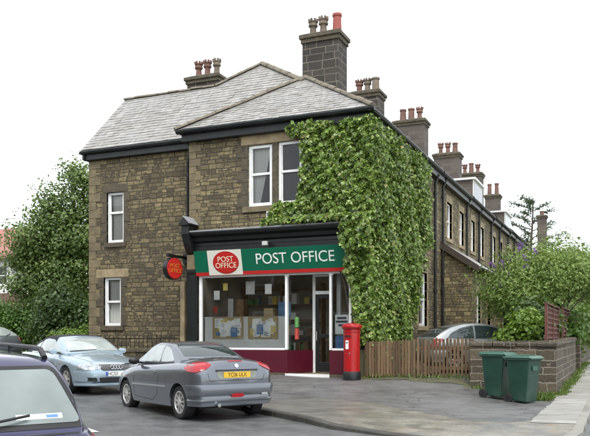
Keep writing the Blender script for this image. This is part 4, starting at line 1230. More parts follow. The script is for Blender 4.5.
# ------------------------------------------------------------------ the terrace going back
def terrace(label, y0, y1, ez, winds, pipes, chim, lean=None, dorm=None, ground=(), last=False):
    t = thing('terraced_house', label, 'house', (XR, y0, 0.5), group='terraced houses along the side street')
    f = Face((XR, y0), (0, 1), (-1, 0))
    holes = [(a - y0, z0, b - y0, z1) for a, z0, b, z1 in list(winds) + list(ground)]
    m = MB(); wallface(m, (XR, y0), (0, 1), (-1, 0), y1 - y0, 0.1, ez - .12, holes)
    m.poly([(XR, y1, .1), (XR, y1, ez - .12), (-9.3, y1, ez + 1.85), (-12.1, y1, ez - .1), (-12.1, y1, .1)])
    m.poly([(-12.1, y0, .1), (-12.1, y1, .1), (-12.1, y1, ez), (-12.1, y0, ez)])
    m.build('wall', M['stone_side'], t)
    for h in holes:
        sash(f, *h, t, rec=0.08, curtain=[(0.05, 0.95, 0.05, 0.95)] if random.random() < .6 else None)
        surround(f, *h, t, M['ashlar'], jw=.15, lint=.28, sill=.15)
    r = MB()
    r.quad((-6.26, y0, ez), (-6.26, y1 - .01, ez), (-9.3, y1 - .01, ez + 1.95), (-9.3, y0, ez + 1.95))
    r.quad((-12.4, y0, ez), (-12.4, y1 - .01, ez), (-9.3, y1 - .01, ez + 1.95), (-9.3, y0, ez + 1.95))
    if last: r.poly([(-6.26, y1 - .01, ez), (-12.4, y1 - .01, ez), (-9.3, y1 - .01, ez + 1.95)])
    r.build('roof', M['slate'], t)
    b = MB(); b.box(XR + .001, y0, ez - .32, XR + .2, y1 - .02, ez - .02); b.build('eave_board', M['gutter'], t)
    gutter((XR + .2, y0 + .15, ez - .03), (XR + .2, y1 - .25, ez - .03), t, (1, 0))
    # a short length of pale lower gutter at the party wall, as the houses have
    for py in pipes:
        downpipe([(XR + .24, py, ez - .15), (XR + .09, py, ez - .45), (XR + .09, py, 0.6)], t, r=0.05)
    for c in chim: chimney(*c[:6], t, *c[6:])
    if dorm:
        a, b2, zt = dorm
        m = MB()
        m.box(-9.1, a, ez + .2, -7.0, b2, zt)
        d = m.build('dormer', M['stone_brown'], t)
        m = MB(); m.box(-6.999, a, ez + .2, -6.96, b2, zt - .002); m.build('dormer_front', M['render'], d)
        m = MB(); m.box(-9.2, a - .12, zt + .001, -6.85, b2 + .12, zt + .1); m.build('dormer_roof', M['lamp_white'], d)
        m = MB(); m.box(-6.959, a + .15, ez + .5, -6.95, b2 - .15, zt - .15); m.build('dormer_window', M['carglass_dark'], d)
    if lean:
        ya, yb, pr, zw, zo = lean
        m = MB()
        m.poly([(XR, ya, .2), (XR + pr, ya, .2), (XR + pr, ya, zo - .1), (XR, ya, zw - .1)])
        fo = Face((XR + pr, ya), (0, 1), (-1, 0))
        door = (yb - ya - 2.1, .62, yb - ya - 1.3, 3.1); win = (.9, 1.5, 1.75, 3.25)
        wallface(m, (XR + pr, ya), (0, 1), (-1, 0), yb - ya, .2, zo - .1, [door, win])
        m.poly([(XR, yb, .2), (XR + pr, yb, .2), (XR + pr, yb, zo - .1), (XR, yb, zw - .1)])
        o = m.build('offshoot', M['stone_side'], t)
        sash(fo, *win, o, rec=.08)
        surround(fo, *win, o, M['ashlar'], jw=.14, lint=.24, sill=.14)
        surround(fo, door[0], door[1], door[2], door[3], o, M['ashlar'], jw=.14, lint=.24, sill=.02)
        m = MB(); fo.box(m, door[0], .1, door[1], door[2], .14, door[3]); m.build('door', M['black'], o)
        m = MB(); m.quad((XR + .001, ya - .15, zw), (XR + pr + .25, ya - .15, zo - .1), (XR + pr + .25, yb + .1, zo - .1), (XR + .001, yb + .1, zw))
        m.solid([(XR + .001, ya - .16, zw - .002), (XR + pr + .25, ya - .16, zo - .102), (XR + pr + .25, ya - .16, zo - .25), (XR + .001, ya - .16, zw - .16)], (0, .04, 0)) if False else None
        rf = m.build('offshoot_roof', M['slate'], o)
        m = MB(); m.solid([(XR + .001, ya - .16, zw + .03), (XR + pr + .27, ya - .16, zo - .07), (XR + pr + .27, ya - .16, zo - .33), (XR + .001, ya - .16, zw - .26)], (0, .06, 0)); m.build('barge_board', M['barge'], rf)
        gutter((XR + pr + .2, ya - .1, zo - .1), (XR + pr + .2, yb, zo - .1), o, (1, 0))
    return t

def pots3(x, y, n=3, h=.62, d=.4, mats=('pot_red', 'pot_red', 'pot_red')):
    return [(x + (i - (n - 1) / 2) * d, y, h * random.uniform(.9, 1.08), .15, mats[i % 3], random.random() < .6) for i in range(n)]
uw = lambda y: (y, 5.45, y + 0.95, 6.9)
terrace('terraced stone house next to the corner building, with a lean-to offshoot against its wall', 28.4, 34.6, 7.74, [uw(30.4), uw(32.9)], [29.3, 34.2],
        [(-9.4, 28.9, 8.8, 11.15, 1.15, .8, M['stone_black'], pots3(-9.4, 28.9, 3, .55, .34, ('pot_red', 'pot_tan', 'pot_tan')))],
        lean=(29.4, 34.9, 1.2, 5.15, 4.25), ground=[])
terrace('terraced stone house with a white flat-topped dormer, second from the corner building', 34.6, 41.3, 7.80, [uw(35.6), uw(38.1)], [37.3, 40.9],
        [(-9.2, 34.9, 8.8, 11.55, 1.42, .85, M['stone_brown'], pots3(-9.2, 34.9, 3))], dorm=(38.5, 41.1, 9.35), lean=(36.4, 41.0, 1.2, 5.1, 4.3))
terrace('terraced stone house with three red pots, third from the corner building', 41.3, 47.6, 7.86, [uw(41.9), uw(44.4)], [43.8, 47.2],
        [(-9.0, 42.0, 8.8, 11.55, 1.38, .85, M['stone_brown'], pots3(-9.0, 42.0, 3))], lean=(43, 47.2, 1.2, 5.1, 4.3))
terrace('far terraced stone house, last but one in the row, with three pots on its stack', 47.6, 53.2, 7.95, [uw(48.2), uw(50.6)], [50.0, 52.9],
        [(-8.8, 47.9, 8.8, 11.6, 1.38, .85, M['stone_brown'], pots3(-8.8, 47.9, 3))], dorm=(49.4, 52.2, 9.35))
terrace('farthest terraced stone house at the end of the row, with two tall pots', 53.2, 58.0, 8.0, [uw(53.8), uw(55.8)], [55.2],
        [(-8.66, 55.5, 8.8, 11.55, 1.0, .8, M['stone_brown'], [(-8.9, 55.5, .8, .15, 'pot_red', False), (-8.4, 55.5, .82, .15, 'pot_red', False)])], last=True)
# lower house past the row, with one tall stack
eh = thing('end_house', 'low dark stone house past the end of the terrace, with one tall bare chimney', 'house', (-8, 60, .8))
m = MB()
m.box(-11, 58.8, .4, -5.6, 66, 6.6)
m.poly([(-5.6, 58.8, 6.6), (-11, 58.8, 6.6), (-8.3, 58.8, 8.9)]); m.poly([(-5.6, 66, 6.6), (-11, 66, 6.6), (-8.3, 66, 8.9)])
m.build('wall', M['stone_brown'], eh)
m = MB()
m.quad((-5.3, 58.6, 6.4), (-5.3, 66.2, 6.4), (-8.3, 66.2, 9.0), (-8.3, 58.6, 9.0)); m.quad((-11.3, 58.6, 6.4), (-11.3, 66.2, 6.4), (-8.3, 66.2, 9.0), (-8.3, 58.6, 9.0))
m.build('roof', M['slate'], eh)
chimney(-6.2, 64.9, 6.5, 11.3, .7, .6, eh, M['stone_brown'], [(-6.2, 64.9, .35, .16, 'pot_red', False)])

# ------------------------------------------------------------------ the other side of the road, which the panes and paintwork mirror
def opposite(label, px, py, w, d, h, rh, wall, rz):
    t = thing('stone_house', label, 'house', (px, py, RH(px, py)), rz, 'houses across the road', local=True)
    m = MB(); m.box(-w / 2, -d / 2, -.3, w / 2, d / 2, h); m.poly([(-w / 2, -d / 2, h), (-w / 2, d / 2, h), (-w / 2, 0, h + rh)]); m.poly([(w / 2, -d / 2, h), (w / 2, d / 2, h), (w / 2, 0, h + rh)])
    m.build('wall', wall, t)
    m = MB(); o = .3
    m.hexa([(-w / 2 - o, -d / 2 - o, h - .1), (w / 2 + o, -d / 2 - o, h - .1), (w / 2 + o, 0, h + rh), (-w / 2 - o, 0, h + rh), (-w / 2 - o, -d / 2 - o, h + .02), (w / 2 + o, -d / 2 - o, h + .02), (w / 2 + o, 0, h + rh + .12), (-w / 2 - o, 0, h + rh + .12)])
    m.hexa([(-w / 2 - o, d / 2 + o, h - .1), (w / 2 + o, d / 2 + o, h - .1), (w / 2 + o, .001, h + rh), (-w / 2 - o, .001, h + rh), (-w / 2 - o, d / 2 + o, h + .02), (w / 2 + o, d / 2 + o, h + .02), (w / 2 + o, .001, h + rh + .12), (-w / 2 - o, .001, h + rh + .12)])
    r = m.build('roof', M['slate'], t)
    m = MB(); m.box(-w / 2 + .3, -.5, h, -w / 2 + 1.3, .5, h + rh + 1.3); m.build('chimney', M['stone_black'], r)
    for zz in (1.1, 4.1):
        for x in (-w / 4, w / 4):
            m = MB(); m.box(x - .55, d / 2 - .02, zz, x + .55, d / 2 + .03, zz + 1.6); f = m.build('window', M['white'], t)
            m = MB(); m.box(x - .47, d / 2 + .031, zz + .08, x + .47, d / 2 + .04, zz + 1.52); m.build('pane', M['carglass_dark'], f)
    return t
for i in range(6):
    s_ = -14 + i * 9.2
    opposite(('stone house across the road, only mirrored in the shop window panes' if i in (2, 3) else 'stone house across the road behind the camera'), -14.6 - .82 * s_, -3.6 + .57 * s_, 8.6, 7.5, 5.8 + .3 * (i % 2), 2.6, M['stone_side'], math.radians(145.2 - 180))

# ------------------------------------------------------------------ plants
def nrm(a): return a / np.maximum(np.linalg.norm(a, axis=1, keepdims=True), 1e-9)

def leaf_mesh(name, P, N, T, size, mat, parent=None, wid=0.42, fold=0.12, val=None):
    n = len(P)
    N = nrm(N); T = nrm(T - N * (T * N).sum(1, keepdims=True)); B = np.cross(N, T)
    s = np.asarray(size, float).reshape(-1, 1) * np.ones((n, 1))
    tip = P + T * s - N * s * fold
    mid = P + T * s * 0.42
    L = mid + B * s * wid + N * s * fold * 0.6
    R = mid - B * s * wid + N * s * fold * 0.6
    V = np.empty((n * 4, 3)); V[0::4] = P; V[1::4] = R; V[2::4] = tip; V[3::4] = L
    i = np.arange(n) * 4
    F = np.empty((n * 2, 3), int)
    F[0::2] = np.stack([i, i + 1, i + 2], 1); F[1::2] = np.stack([i, i + 2, i + 3], 1)
    me = bpy.data.meshes.new(name)
    me.vertices.add(len(V)); me.vertices.foreach_set("co", V.ravel())
    me.loops.add(len(F) * 3); me.loops.foreach_set("vertex_index", F.ravel())
    me.polygons.add(len(F)); me.polygons.foreach_set("loop_start", np.arange(len(F)) * 3)
    me.update(calc_edges=True)
    v = RNG.random(n) if val is None else val
    a = me.attributes.new("v", 'FLOAT', 'FACE'); a.data.foreach_set("value", np.repeat(v, 2))
    me.materials.append(mat)
    me.validate()
    return link_mesh(me, name, parent)

def crown_points(blobs, total, clump=0.35, per=26, shell=0.45):
    """Leaves in clumps spread through lumpy ellipsoids, thicker towards the outside."""
    w = np.array([b[3] * b[4] * b[5] for b in blobs]) ** 0.7
    w = w / w.sum()
    Ps, Ns, Vs = [], [], []
    for b, k in zip(blobs, w):
        c = np.array(b[:3]); r = np.array(b[3:6])
        m = max(4, int(total * k / per))
        d = nrm(RNG.normal(size=(m, 3)))
        ph = RNG.random(3) * 6
        lump = 1 + 0.16 * np.sin(d[:, 0] * 5 + ph[0]) + 0.14 * np.sin(d[:, 1] * 6 + ph[1]) + 0.14 * np.sin(d[:, 2] * 5 + ph[2])
        rad = RNG.random(m) ** shell * lump
        cc = c + d * r * rad[:, None]
        cv = RNG.random(m)
        for j in range(per):
            off = RNG.normal(size=(m, 3)) * clump * np.array([1, 1, .6])
            Ps.append(cc + off)
            nn = nrm(off) * 0.5 + nrm(d / r) * 0.5 + RNG.normal(size=(m, 3)) * 0.45 + np.array([0, 0, 0.45])
            Ns.append(nn); Vs.append(np.clip(cv * 0.6 + RNG.random(m) * 0.4, 0, 1))
    return np.concatenate(Ps), np.concatenate(Ns), np.concatenate(Vs)

def foliage(name, blobs, total, size, mat, parent=None, clump=0.35, per=26, zmin=None, shell=0.45, wid=0.42, droop=0.3):
    P, N, V = crown_points(blobs, total, clump, per, shell)
    if zmin is not None:
        k = P[:, 2] > zmin; P, N, V = P[k], N[k], V[k]
    T = RNG.normal(size=P.shape); T[:, 2] -= droop * 2
    return leaf_mesh(name, P, N, T, size * (0.65 + 0.7 * RNG.random(len(P))), mat, parent, wid, val=V)

def limb(mb, a, b, r0, r1, wob=0.25, n=6):
    a, b = Vector(a), Vector(b)
    pts, rr = [], []
    for i in range(n + 1):
        f = i / n
        k = math.sin(f * PI) * wob
        pts.append(a.lerp(b, f) + Vector((random.uniform(-k, k), random.uniform(-k, k), random.uniform(-k, k) * .5)))
        rr.append(r0 + (r1 - r0) * f)
    mb.tube(pts, rr, 7)

def tree(name, label, cat, base, top, r, blobs, total, size, mat, group=None, clump=.35, per=26, shell=.45, wid=.42):
    t = thing(name, label, cat, base, group=group)
    m = MB()
    b = Vector(base); tp = Vector(top)
    limb(m, b - Vector((0, 0, .3)), tp, r, r * .35, .12, 8)
    for bl in blobs:
        f = random.uniform(.35, .8)
        st = b.lerp(tp, f)
        limb(m, st, (bl[0], bl[1], bl[2]), r * .35 * (1.2 - f), r * .07, .35)
        for _ in range(3):
            d = Vector((random.uniform(-1, 1) * bl[3], random.uniform(-1, 1) * bl[4], random.uniform(-.5, 1) * bl[5])) * .8
            limb(m, st.lerp(Vector(bl[:3]), .7), Vector(bl[:3]) + d, r * .12, r * .03, .15, 4)
    m.build('trunk', M['bark'], t, smooth=True, angle=80)
    foliage('crown', blobs, total, size, mat, t, clump, per, shell=shell, wid=wid)
    return t

def bush(name, label, cat, c, blobs, total, size, mat, clump=.22, per=22, group=None, shell=.4, wid=.42, stems=4, droop=.3):
    t = thing(name, label, cat, (c[0], c[1], PH(c[0], c[1])), group=group)
    m = MB()
    for bl in blobs[:max(stems, 1)]:
        limb(m, (c[0] + random.uniform(-.15, .15), c[1] + random.uniform(-.15, .15), PH(c[0], c[1]) - .1), (bl[0], bl[1], bl[2]), .05, .012, .12)
    m.build('stem', M['bark'], t, smooth=True, angle=80)
    foliage('foliage', blobs, total, size, mat, t, clump, per, zmin=PH(c[0], c[1]) + .02, shell=shell, wid=wid, droop=droop)
    return t

# ---- ivy over the shop corner
ivy = thing('ivy', 'thick green ivy covering the corner of the building above the pillar box', 'ivy', (-6.5, 19.9, .4))
def wave(a, b): return .5 * np.sin(a * 3.1 + b * 1.7) + .3 * np.sin(a * 7.3 - b * 4.1 + 1) + .2 * np.sin(a * 13 + b * 11 + 2)
def ivy_front_ok(X, Z):
    e = wave(X * 1.3, Z * 1.3) * .13
    lx = np.where(Z > 7.18, -8.95 + (7.6 - Z) * .6, np.where(Z > 5.35, -8.33, np.where(Z > 4.72, -9.45 + (Z - 4.9) * .5, np.where(Z > 4.2, -7.05, -6.98 + (3.6 - Z) * .09))))
    lx = np.where((Z > 5.35) & (Z < 5.95), -8.36 - (5.95 - Z) * .3, lx)
    zb = 1.25 + (X < -6.7) * .3
    return (X > lx + e) & (Z > zb + e) & (Z < 7.5)
def ivy_side_ok(Y, Z):
    e = wave(Y * 1.2, Z * 1.1) * .38
    ry = np.where(Z > 6.9, 26.9 - (Z - 6.9) * .3, np.where(Z > 4.6, 26.3 + .2 * np.sin(Z * 3), 25.8 - np.clip(4.6 - Z, 0, 4) * .62))
    ry = np.where((Z > 5.2) & (Z < 7.1), np.minimum(ry, 26.3), ry)
    return (Y < ry + e) & (Z > .75 + .2 * wave(Y, Y)) & (Z < 7.5)
def bulge(a, z): return .1 + .15 * (1 + wave(a * .8 + 2, z * .8)) + .16 * (1 + wave(a * 2.3 + np.sin(z), z * 2.1 + 1)) * .6 + .05 * np.sin(a * 23 + z * 9) + .05 * np.sin(z * 21 - a * 11)
Ps, Ns, Ts, Vs = [], [], [], []
for face, n in (('f', 30000), ('s', 42000)):
    a = RNG.random(n * 3); z = .6 + RNG.random(n * 3) * 7.0
    if face == 'f':
        X = -10 + a * 3.75; k = ivy_front_ok(X, z); X, z = X[k][:n], z[k][:n]
        bl = bulge(X, z)
        taper = np.clip((X + 9.6) / 1.2, .35, 1)
        d = bl * taper * (.25 + .75 * np.sqrt(RNG.random(len(X))))
        cornice = (z < 4.85) & (z > 3.9)
        d = d + np.where(cornice, .3, 0)
        P = np.stack([X, 20 - d, z], 1); N0 = np.array([0, -1, .35])
    else:
        Y = 19.75 + a * 7.6; k = ivy_side_ok(Y, z); Y, z = Y[k][:n], z[k][:n]
        d = bulge(Y, z) * (.25 + .75 * np.sqrt(RNG.random(len(Y))))
        d = d * np.clip((27.2 - Y) / 1.0, .4, 1)
        P = np.stack([-6.56 + d, Y, z], 1); N0 = np.array([1, -.1, .35])
    N = N0 + RNG.normal(size=P.shape) * .55
    T = np.array([0, 0, -1.0]) + RNG.normal(size=P.shape) * .5
    Ps.append(P); Ns.append(N); Ts.append(T)
    Vs.append(np.clip(.5 + .28 * RNG.normal(size=len(P)) + .12 * wave(P[:, 0] * 2 + P[:, 1] * 2, P[:, 2] * 2), 0, 1))
P = np.concatenate(Ps)
leaf_mesh('ivy_leaves', P, np.concatenate(Ns), np.concatenate(Ts), .038 + .1 * RNG.random(len(P)) ** 1.6, M['leaf_ivy'], ivy, wid=.48, fold=.14, val=np.concatenate(Vs))
m = MB()
for i in range(9):
    y = 20.3 + i * .5
    limb(m, (-6.53, y, .4), (-6.5, y + random.uniform(-.6, .6), 6.8), .03, .01, .08, 9)
for i in range(3): limb(m, (-6.62 - .05 * i, 19.97, 1.0), (-7.2 - .5 * i, 19.96, 7.0), .03, .01, .05, 9)
m.build('ivy_stem', M['bark'], ivy, smooth=True, angle=80)

# ---- left: tree, bushes, hedge, house
tb = (-23.4, 27.4, .75)
tree('broadleaf_tree', 'tall broadleaf tree with a dark green crown behind the bushes, left of the corner building', 'tree', tb, (-22.9, 27.6, 7.6), .26,
     [(-24.7, 27.0, 5.9, 1.2, 1.2, 1.2), (-24.2, 27.8, 4.3, 1.3, 1.2, 1.0), (-23.5, 27.2, 7.2, 1.15, 1.2, 1.15), (-22.4, 27.9, 8.35, 1.05, 1.1, 1.0), (-21.2, 28.2, 7.5, 1.35, 1.3, 1.5),
      (-21.6, 27.6, 5.8, 1.6, 1.4, 1.3), (-23.2, 27.6, 5.6, 1.4, 1.4, 1.3), (-20.6, 28.4, 5.2, 1.3, 1.3, 1.6), (-22.6, 27.3, 4.2, 1.5, 1.2, .9), (-22.9, 27.5, 8.9, .5, .5, .5), (-20.4, 28.6, 8.2, 1.2, 1.1, .8), (-25.4, 27.1, 5.1, .8, .9, .75), (-25.2, 27.0, 3.9, .9, .9, .8)],
     42000, .125, M['leaf_tree'], clump=.27, per=20, shell=.36)
bush('laurel_bush', 'big dark green flowering bush under the tall tree at the left', 'bush', (-20.8, 24.5),
     [(-21.5, 24.6, 2.0, .9, .9, 1.0), (-20.8, 24.6, 2.6, .95, .9, .9), (-19.9, 24.8, 2.0, .8, .8, .9), (-21.0, 24.4, 1.3, 1.0, .8, .7), (-19.6, 24.9, 1.5, .6, .8, .7), (-21.3, 24.6, 3.1, .7, .7, .55)], 19000, .12, M['leaf_dark'])
bush('hedge', 'bright green clipped hedge at the far left edge beside the dark bush', 'hedge', (-26.6, 27.2),
     [(-26.9, 27.4, 2.1, 1.0, .8, 1.2), (-25.6, 27.7, 2.0, 1.0, .8, 1.2), (-28.2, 27.1, 2.1, 1.0, .8, 1.2), (-29.5, 26.8, 2.0, 1.0, .8, 1.2), (-24.5, 28.0, 1.9, .8, .8, 1.1)], 16000, .12, M['leaf_hedge'], shell=.25)
bush('garden_shrub', 'mid green shrub close against the left end of the corner building', 'shrub', (-19.0, 24.6),
     [(-19.2, 24.8, 1.9, .7, .7, 1.0), (-18.4, 24.9, 2.4, .8, .7, 1.1), (-17.6, 25.2, 1.7, .8, .7, 1.0), (-18.7, 25.0, 3.2, .6, .6, .6)], 12000, .11, M['leaf_hedge'])
bush('box_shrub', 'small round lime green shrub in front of the left end of the corner building', 'shrub', (-17.35, 20.9),
     [(-17.75, 20.9, 1.35, .5, .45, .42), (-17.1, 21.05, 1.4, .5, .45, .42), (-17.4, 20.9, 1.1, .8, .5, .5), (-16.75, 21.1, 1.2, .35, .4, .4)], 7000, .085, M['leaf_bright'], clump=.1, shell=.25)
bush('background_tree', 'dull green mass of tree behind the hedge beside the red-roofed house', 'tree', (-27, 31),
     [(-27.6, 31, 2.7, 1.2, 1.2, 1.2), (-26, 31.5, 3.2, 1.4, 1.2, 1.4), (-24, 32, 3.4, 1.6, 1.2, 1.6), (-21.5, 32, 3.6, 1.6, 1.2, 2.0), (-29.7, 30.6, 2.0, 1.2, 1.2, 1.0)], 12000, .22, M['leaf_tree'], clump=.3)
lh = thing('red_roofed_house', 'white gabled house with a pinkish red tiled roof at the far left edge', 'house', (-43, 43, 1))
m = MB()
hx0, hx1, hy0, hy1 = -50, -40.6, 42.2, 50
wallface(m, (hx0, hy0), (1, 0), (0, 1), hx1 - hx0, .6, 7.2, [(7.9, 5.2, 8.9, 6.6), (3.5, 5.2, 5.2, 6.6), (3.5, 1.9, 5.6, 3.6)])
wallface(m, (hx1, hy0), (0, 1), (-1, 0), hy1 - hy0, .6, 7.2, [(2, 4.9, 3.4, 6.4)])
m.build('wall', M['render'], lh)
m = MB(); m.box(hx0, hy0 - .02, .5, hx1 + .02, hy1, 4.6); m.build('lower_wall', M['fliebrick'], lh)
lf = Face((hx0, hy0), (1, 0), (0, 1))
sash(lf, 7.9, 5.2, 8.9, 6.6, lh, rec=.1); sash(lf, 3.5, 5.2, 5.2, 6.6, lh, rec=.1)
m = MB()
hm = (hy0 + hy1) / 2
m.quad((hx0 - .4, hy0 - .4, 7.1), (hx1 + .5, hy0 - .4, 7.1), (hx1 - 2.6, hm, 10.0), (hx0 - .4, hm, 10.0))
m.quad((hx0 - .4, hy1 + .4, 7.1), (hx1 + .5, hy1 + .4, 7.1), (hx1 - 2.6, hm, 10.0), (hx0 - .4, hm, 10.0))
m.poly([(hx1 + .5, hy0 - .4, 7.1), (hx1 + .5, hy1 + .4, 7.1), (hx1 - 2.6, hm, 10.0)])
m.build('roof', M['redroof'], lh)
m = MB(); m.box(hx0 - .4, hy0 - .5, 6.98, hx1 + .55, hy0 - .38, 7.1); m.build('gutter', M['gutter'], lh)

# low wall with railings before the wing
gw = thing('railing_wall', 'low sooty stone wall with thin iron railings before the left wing, behind the parked cars', 'wall', (-14, 19.1, .4))
m = MB(); m.box(-16.6, 19.6, .2, -12.45, 19.82, 1.0); m.build('stone_wall', M['stone_wing'], gw)
m = MB(); m.box(-16.65, 19.55, 1.001, -12.4, 19.87, 1.12); m.build('coping', M['ashlar_dark'], gw, bevel=.02)
m = MB()
x = -16.4
while x < -12.5:
    m.tube([(x, 19.71, 1.12), (x, 19.71, 1.5), (x, 19.71, 1.56)], [.012, .012, .002], 6); x += .16
m.bar((-16.5, 19.71, 1.42), (-12.45, 19.71, 1.42), .012, .03)
m.build('railing', M['black'], gw)

# ---- right: stone garden wall, trellis, gate, bins
sw = thing('garden_wall', 'rough stone garden wall turning the corner behind the green bins', 'wall', (-1.5, 18.96, .1))
m = MB()
m.box(-3.52, 18.98, -.1, -1.905, 19.36, 1.24)
m.hexa([(-1.9, 18.98, -.1), (-1.5, 18.98, -.1), (-1.62, 60, .4), (-2.02, 60, .4), (-1.9, 18.98, 1.241), (-1.5, 18.98, 1.241), (-1.62, 60, 1.75), (-2.02, 60, 1.75)])
m.build('wall_face', M['stone_garden'], sw)
m = MB()
r = random.Random(4)
x = -3.55
while x < -1.95:
    w = min(r.uniform(.5, .85), -1.45 - x)
    m.box(x, 18.95 + r.uniform(-.015, .01), 1.242, x + w - .012, 19.4, 1.38 + r.uniform(-.012, .012)); x += w
y = 18.93
k = 0
while y < 59:
    w = r.uniform(.5, .95) if y > 19.1 else .6
    zz = 1.243 + (y - 18.98) * .0124
    xx = -1.5 - (y - 19) * .003
    m.box(xx - .44, y, zz, xx + .035 + r.uniform(-.01, .015), y + w - .014, zz + .135 + r.uniform(-.012, .012)); y += w
m.build('coping', M['stone_garden'], sw, bevel=.022)
m = MB(); m.box(-1.86, 27.5, 0, -1.4, 28.0, 1.75); m.hexa([(-1.92, 27.44, 1.751), (-1.34, 27.44, 1.751), (-1.34, 28.06, 1.751), (-1.92, 28.06, 1.751), (-1.7, 27.65, 1.95), (-1.56, 27.65, 1.95), (-1.56, 27.85, 1.95), (-1.7, 27.85, 1.95)])
m.build('gate_pier', M['stone_garden'], sw, bevel=.02)

def trellis(y0, y1, label):
    t = thing('trellis_panel', label, 'trellis', (-1.74, y0, 1.37), group=None)
    m = MB()
    zb = 1.37 + (y0 - 19) * .0124
    h = .86
    for y in (y0, (y0 + y1) / 2, y1): m.box(-1.79, y - .035, zb - .02, -1.72, y + .035, zb + h + .04)
    m.build('post', M['wood_red'], t, bevel=.006)
    m = MB()
    y = y0 + .1
    while y < y1 - .04:
        m.box(-1.772, y - .022, zb + .05, -1.757, y + .022, zb + h); y += .125
    k = 0
    while k * .125 < h - .04:
        m.box(-1.756, y0, zb + .06 + k * .125, -1.741, y1, zb + .1 + k * .125); k += 1
    m.build('lattice', M['wood_red'], t)
    m = MB(); m.box(-1.8, y0 - .04, zb + h + .041, -1.71, y1 + .04, zb + h + .075); m.build('top_rail', M['wood_red'], t, bevel=.005)
    return t
trellis(19.35, 22.9, 'red brown lattice trellis panel on the garden wall, the one nearer the bins')
trellis(24.6, 27.3, 'red brown lattice trellis panel farther along the garden wall, past the gap')

def picket(x0, x1, label, n, gap, hgt, posts, seed):
    r = random.Random(seed)
    t = thing('picket_panel', label, 'fence', ((x0 + x1) / 2, 19.72, .4))
    m = MB()
    w = (x1 - x0 - gap) / n
    for i in range(n):
        x = x0 + gap / 2 + i * w
        zb = PH(x, 19.7) + .04 + r.uniform(-.01, .02)
        h = hgt + r.uniform(-.015, .02)
        dx = r.uniform(-.012, .012)
        a, b = x + gap / 2, x + w - gap / 2
        m.solid([(a, 19.7, zb), (b, 19.7, zb), (b + dx, 19.7, zb + h - .03), (b + dx - .015, 19.7, zb + h), (a + dx + .015, 19.7, zb + h), (a + dx, 19.7, zb + h - .03)], (0, .022, 0))
    m.build('pickets', M['wood'], t)
    m = MB()
    z = PH((x0 + x1) / 2, 19.7)
    for k in (.2, .72): m.box(x0, 19.724, z + k, x1, 19.77, z + k + .085)
    m.build('rail', M['wood'], t)
    for px in posts:
        m = MB(); zb = PH(px, 19.7); m.box(px - .05, 19.725, zb - .2, px + .05, 19.82, zb + hgt + .06); m.build('post', M['wood'], t, bevel=.008)
    return t
picket(-6.47, -5.13, 'mossy brown picket panel beside the pillar box, left of the middle post', 16, .016, .95, (-6.45, -5.15), 1)
picket(-5.07, -3.6, 'redder brown picket gate with wider gaps, between the middle post and the stone wall', 15, .032, .97, (-3.62,), 2)

def bin_(name, label, x, y, rz, group):
    t = thing(name, label, 'wheelie bin', (x, y, PH(x, y)), rz, group, local=True)
    # local: front towards +x, wheels at -x
    m = MB()
    m.hexa([(-.2, -.2, .06), (.2, -.22, .03), (.2, .22, .03), (-.2, .2, .06), (-.27, -.25, .98), (.29, -.26, .98), (.29, .26, .98), (-.27, .25, .98)])
    m.hexa([(-.3, -.275, .93), (.31, -.285, .93), (.31, .285, .93), (-.3, .275, .93), (-.3, -.275, .985), (.31, -.285, .985), (.31, .285, .985), (-.3, .275, .985)])
    b = m.build('body', M['bin'], t, bevel=.025)
    m = MB()
    m.hexa([(-.31, -.29, .99), (.34, -.3, .99), (.34, .3, .99), (-.31, .29, .99), (-.28, -.26, 1.05), (.28, -.25, 1.04), (.28, .25, 1.04), (-.28, .26, 1.05)])
    m.hexa([(.3, -.26, .965), (.36, -.26, .965), (.36, .26, .965), (.3, .26, .965), (.3, -.26, .992), (.36, -.26, .992), (.36, .26, .992), (.3, .26, .992)])
    for yy in (-.12, .12): m.box(-.2, yy - .03, 1.045, .22, yy + .03, 1.06)
    m.build('lid', M['bin_lid'], t, bevel=.018)
    m = MB(); m.tube([(-.3, -.24, .96), (-.37, -.22, 1.0), (-.37, .22, 1.0), (-.3, .24, .96)], .016, 8); m.build('handle', M['bin'], t, smooth=True)
    for yy in (-.24, .19):
        m = MB(); m.lathe([(.03, -.0), (.1, .0), (.105, .012), (.105, .04), (.1, .052), (.03, .052)], (-.24, yy, .105), 20, 'y'); w = m.build('wheel', M['rubber'], t, smooth=True, angle=40)
        m = MB(); m.lathe([(.0, -.004), (.05, -.004), (.05, .056), (0, .056)], (-.24, yy, .105), 14, 'y'); m.build('hub', M['trim'], w, smooth=True, angle=40)
    m = MB(); m.tube([(-.24, -.22, .105), (-.24, .22, .105)], .012, 8); m.build('axle', M['trim'], t)
    m = MB()
    m.box(-.17, -.262, .3, .17, -.2, .84) if False else m.box(.285, -.1, .72, .292, .1, .82)
    m.build('panel', M['bin_lid'], t)
    return t
bin_('wheelie_bin', 'dark green wheelie bin nearer the camera, standing in front of the other bin', -2.05, 17.3, math.radians(-24), None)
bin_('wheelie_bin', 'dark green wheelie bin half hidden behind the other one, nearer the picket gate', -2.66, 17.68, math.radians(-20), None)

